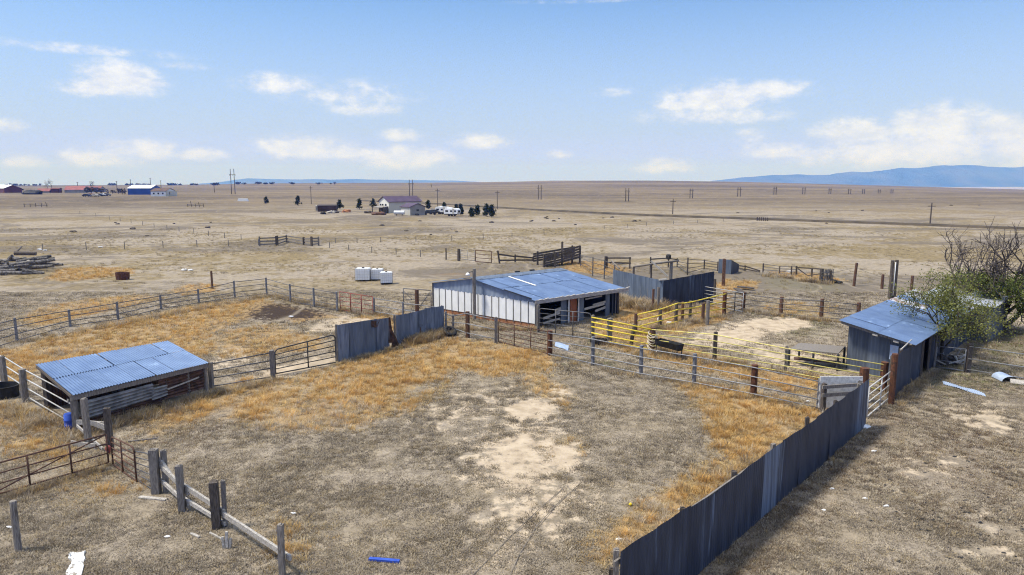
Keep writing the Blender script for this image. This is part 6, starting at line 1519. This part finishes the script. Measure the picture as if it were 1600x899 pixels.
# ------------------------------------------------------------------ mountains
def range_(name, prof, dist, depth, seed, ext, sharp, base_py):
    """A mountain range as real relief: crest heights along x, spurs and gullies falling to front and back."""
    r = np.random.default_rng(seed); px = np.array([p[0] for p in prof], float); py = np.array([p[1] for p in prof], float)
    X = np.linspace((px[0] - 800) / F * dist, ext, 420); crest = np.interp((X / dist) * F + 800, px, py)
    hz = H + (285 - crest) / F * dist * CT * 1.01
    ny = 60; Y = np.linspace(-depth, depth, ny); XX, YY = np.meshgrid(X, Y)
    ridge = 1 - np.abs(noise2(XX, YY * .5, seed, 900, 5) * 2 - 1)
    fall = np.clip(1 - np.abs(YY) / depth, 0, 1)
    jag = (noise2(XX, XX * 0, seed + 3, 420, 5) - .5) * sharp * 1.6
    z = -95 + (hz[None, :] + 95 + jag) * (fall ** .9) * (1 - (1 - ridge) * .55 * (1 - fall) ** .35)
    v = np.stack([XX, YY + dist, z], -1).reshape(-1, 3); n = len(X)
    f = [(j * n + i, j * n + i + 1, (j + 1) * n + i + 1, (j + 1) * n + i) for j in range(ny - 1) for i in range(n - 1)]
    o = MB().add(v.tolist(), f).build(name, M['mountain'], smooth=True); o['kind'] = 'structure'; return o
range_('mountains', [(1085, 286), (1120, 281.5), (1150, 277.5), (1200, 273.5), (1240, 271.8), (1290, 273), (1300, 271.5), (1325, 268.5), (1350, 268.7), (1370, 266.5), (1400, 261.5), (1430, 261.5), (1455, 258.5), (1480, 257.5), (1500, 256.5), (1520, 256), (1540, 258.5), (1585, 259.5), (1605, 256), (1640, 258), (1700, 264), (1760, 272)], 14800, 1500, 4, 13800, 26, 290)
range_('hills', [(320, 287), (345, 285), (375, 280.5), (395, 278.6), (420, 279.5), (450, 280), (500, 279.8), (520, 280.6), (560, 279.6), (600, 280.6), (640, 281.4), (700, 282), (740, 283.5), (780, 285.5), (830, 287)], 17600, 900, 9, 500, 10, 287)

# ------------------------------------------------------------------ air
mb = MB(); mb.box((0, 10000, 180), (38000, 20800, 600)); hz = mb.build('haze', bpy.data.materials.new('thin_haze')); hz['kind'] = 'stuff'
hm = hz.data.materials[0]; hm.use_nodes = True; nt = NT(hm.node_tree); out = nt.n('ShaderNodeOutputMaterial'); pv = nt.n('ShaderNodeVolumePrincipled')
pv.inputs['Color'].default_value = (.10, .26, 1.0, 1); pv.inputs['Density'].default_value = HAZE_D; pv.inputs['Absorption Color'].default_value = (1, 1, 1, 1); pv.inputs['Anisotropy'].default_value = .0
nt.t.links.new(pv.outputs[0], out.inputs['Volume'])

# ------------------------------------------------------------------ sky with fair-weather clouds, sun
SUN_EL, SUN_AZ = R(59), math.atan2(-.93, -.10)       # azimuth measured from +Y towards +X
sd_ = V(math.sin(SUN_AZ) * math.cos(SUN_EL), math.cos(SUN_AZ) * math.cos(SUN_EL), math.sin(SUN_EL))
W = bpy.data.worlds.new('World'); SC.world = W; W.use_nodes = True; nt = NT(W.node_tree)
out = nt.n('ShaderNodeOutputWorld'); bg = nt.n('ShaderNodeBackground'); nt.t.links.new(bg.outputs[0], out.inputs[0])
sky = nt.n('ShaderNodeTexSky', sky_type='NISHITA', sun_disc=False); sky.sun_elevation = SUN_EL; sky.sun_rotation = SUN_AZ; sky.altitude = 1800; sky.air_density = 1.0; sky.dust_density = .6; sky.ozone_density = 1.6
tc = nt.n('ShaderNodeTexCoord').outputs['Generated']; sp_ = nt.n('ShaderNodeSeparateXYZ'); nt.set(sp_.inputs[0], tc)
az = nt.m('ARCTAN2', sp_.outputs[0], sp_.outputs[1]); el = nt.m('ARCSINE', sp_.outputs[2])
uv_ = nt.n('ShaderNodeCombineXYZ'); nt.set(uv_.inputs[0], az); nt.set(uv_.inputs[1], nt.m('MULTIPLY', el, 1.7))
n1 = nt.noise(uv_.outputs[0], 26, 8, .60, .2); n2 = nt.noise(uv_.outputs[0], 80, 5, .62)
nn = nt.m('ADD', nt.m('MULTIPLY', n1, .75), nt.m('MULTIPLY', n2, .25))
def dirpx(px, py):
    dx, dy, dz = ray(px, py); L = math.sqrt(dx * dx + dy * dy + dz * dz); return math.atan2(dx, dy), math.asin(dz / L)
CL = [(188, 128, 62, 30, 1.0), (150, 140, 55, 18, .8), (235, 132, 32, 12, .75), (440, 135, 70, 20, .62), (540, 150, 110, 26, .5), (575, 172, 60, 16, .55),
      (18, 200, 28, 13, .65), (35, 254, 40, 12, .8), (160, 250, 60, 17, .85), (225, 238, 80, 18, .75), (305, 243, 42, 12, .85), (475, 234, 75, 20, .95), (545, 240, 60, 14, .75),
      (628, 250, 68, 20, 1.0), (628, 214, 32, 11, .8), (752, 224, 42, 14, .85), (870, 242, 25, 9, .5), (1035, 262, 48, 14, .7), (955, 146, 40, 12, .38),
      (1120, 158, 75, 26, 1.0), (1060, 166, 42, 13, .8), (1190, 143, 75, 17, .78), (1110, 182, 115, 20, .62), (1215, 236, 60, 18, .6), (1170, 216, 40, 16, .4),
      (1335, 212, 65, 24, 1.0), (1465, 198, 80, 30, 1.0), (1565, 205, 62, 26, 1.0), (1440, 236, 180, 36, .85), (1620, 235, 120, 40, .8), (1350, 250, 120, 22, .6), (120, 78, 190, 12, .40), (280, 104, 70, 9, .4), (900, 3, 120, 6, .3)]
tot = None
for cx, cy, wx, wy, s in CL:
    a0, e0 = dirpx(cx, cy); a1, _ = dirpx(cx + wx, cy); _, e1 = dirpx(cx, cy - wy); wa, we = abs(a1 - a0), abs(e1 - e0)
    dx_ = nt.m('DIVIDE', nt.m('SUBTRACT', az, a0), wa); dy_ = nt.m('DIVIDE', nt.m('SUBTRACT', el, e0), we)
    # flatter underside: stretch distances below the centre
    dyd = nt.m('MAXIMUM', nt.m('MULTIPLY', dy_, -1.5), dy_)
    q = nt.m('ADD', nt.m('MULTIPLY', dx_, dx_), nt.m('MULTIPLY', dyd, dyd))
    gsn = nt.m('MULTIPLY', nt.m('EXPONENT', nt.m('MULTIPLY', q, -.9)), s)
    tot = gsn if tot is None else nt.m('MAXIMUM', tot, gsn)
alpha = nt.ss(nt.m('ADD', tot, nt.m('MULTIPLY', nt.m('SUBTRACT', nn, .5), nt.m('MULTIPLY', nt.ss(tot, .04, .35), 1.55))), .08, .78)
body = nt.ss(nn, .3, .7)
base = nt.n('ShaderNodeHueSaturation'); nt.set(base.inputs['Color'], sky.outputs[0]); base.inputs['Saturation'].default_value = SKY_SAT; base.inputs['Value'].default_value = SKY_VAL
pale = nt.ss(el, R(-1), R(20), .95, .0)
skyc = nt.mix(nt.ss(el, R(-.5), R(4.5), 1.0, .0), nt.mix(pale, base.outputs[0], SKY_PALE), SKY_LOW)
cloudc = nt.mix(nt.ss(el, R(-.5), R(4), .45, .0), nt.mix(body, CLOUD_LO, CLOUD_HI), (2.9, 3.4, 9.2))
skyc = nt.mix(nt.ss(el, R(18), R(45), .0, .75), skyc, (3.7, 4.1, 5.0))      # bright veil added overhead, out of view, to lighten the shadows
col = nt.mix(nt.m('MULTIPLY', alpha, .92), skyc, cloudc)
nt.set(bg.inputs[0], col); bg.inputs[1].default_value = .15
sl = bpy.data.lights.new('sun', 'SUN'); sl.energy = SUN_E; sl.angle = R(9); sl.color = (1.0, .94, .84)
so = bpy.data.objects.new('sun', sl); COL.objects.link(so); so.rotation_euler = (-sd_).to_track_quat('-Z', 'Y').to_euler(); so.location = (-30, 0, 60)

# ------------------------------------------------------------------ sow the grass, set the camera
sow_all()
cam = bpy.data.cameras.new('camera'); co = bpy.data.objects.new('camera', cam); COL.objects.link(co); SC.camera = co
co.location = (0, 0, H); co.rotation_euler = (math.pi / 2 - TH, 0, 0); cam.sensor_width = 36; cam.lens = 36 * F / 1600; cam.clip_start = .1; cam.clip_end = 60000
SC.view_settings.view_transform = 'Standard'; SC.view_settings.look = 'None'; SC.view_settings.exposure = EXPO; SC.view_settings.gamma = 1; SC.view_settings.use_curve_mapping = False
SC.cycles.max_bounces = 6; SC.cycles.diffuse_bounces = 3; SC.cycles.glossy_bounces = 3; SC.cycles.transmission_bounces = 4; SC.cycles.volume_bounces = 0; SC.cycles.transparent_max_bounces = 8
SC.cycles.use_denoising = True; SC.cycles.denoiser = 'OPENIMAGEDENOISE'; SC.cycles.use_adaptive_sampling = True; SC.cycles.adaptive_threshold = .008; SC.cycles.denoising_prefilter = 'NONE'; SC.cycles.filter_width = 1.15
SC.cycles.caustics_reflective = False; SC.cycles.caustics_refractive = False
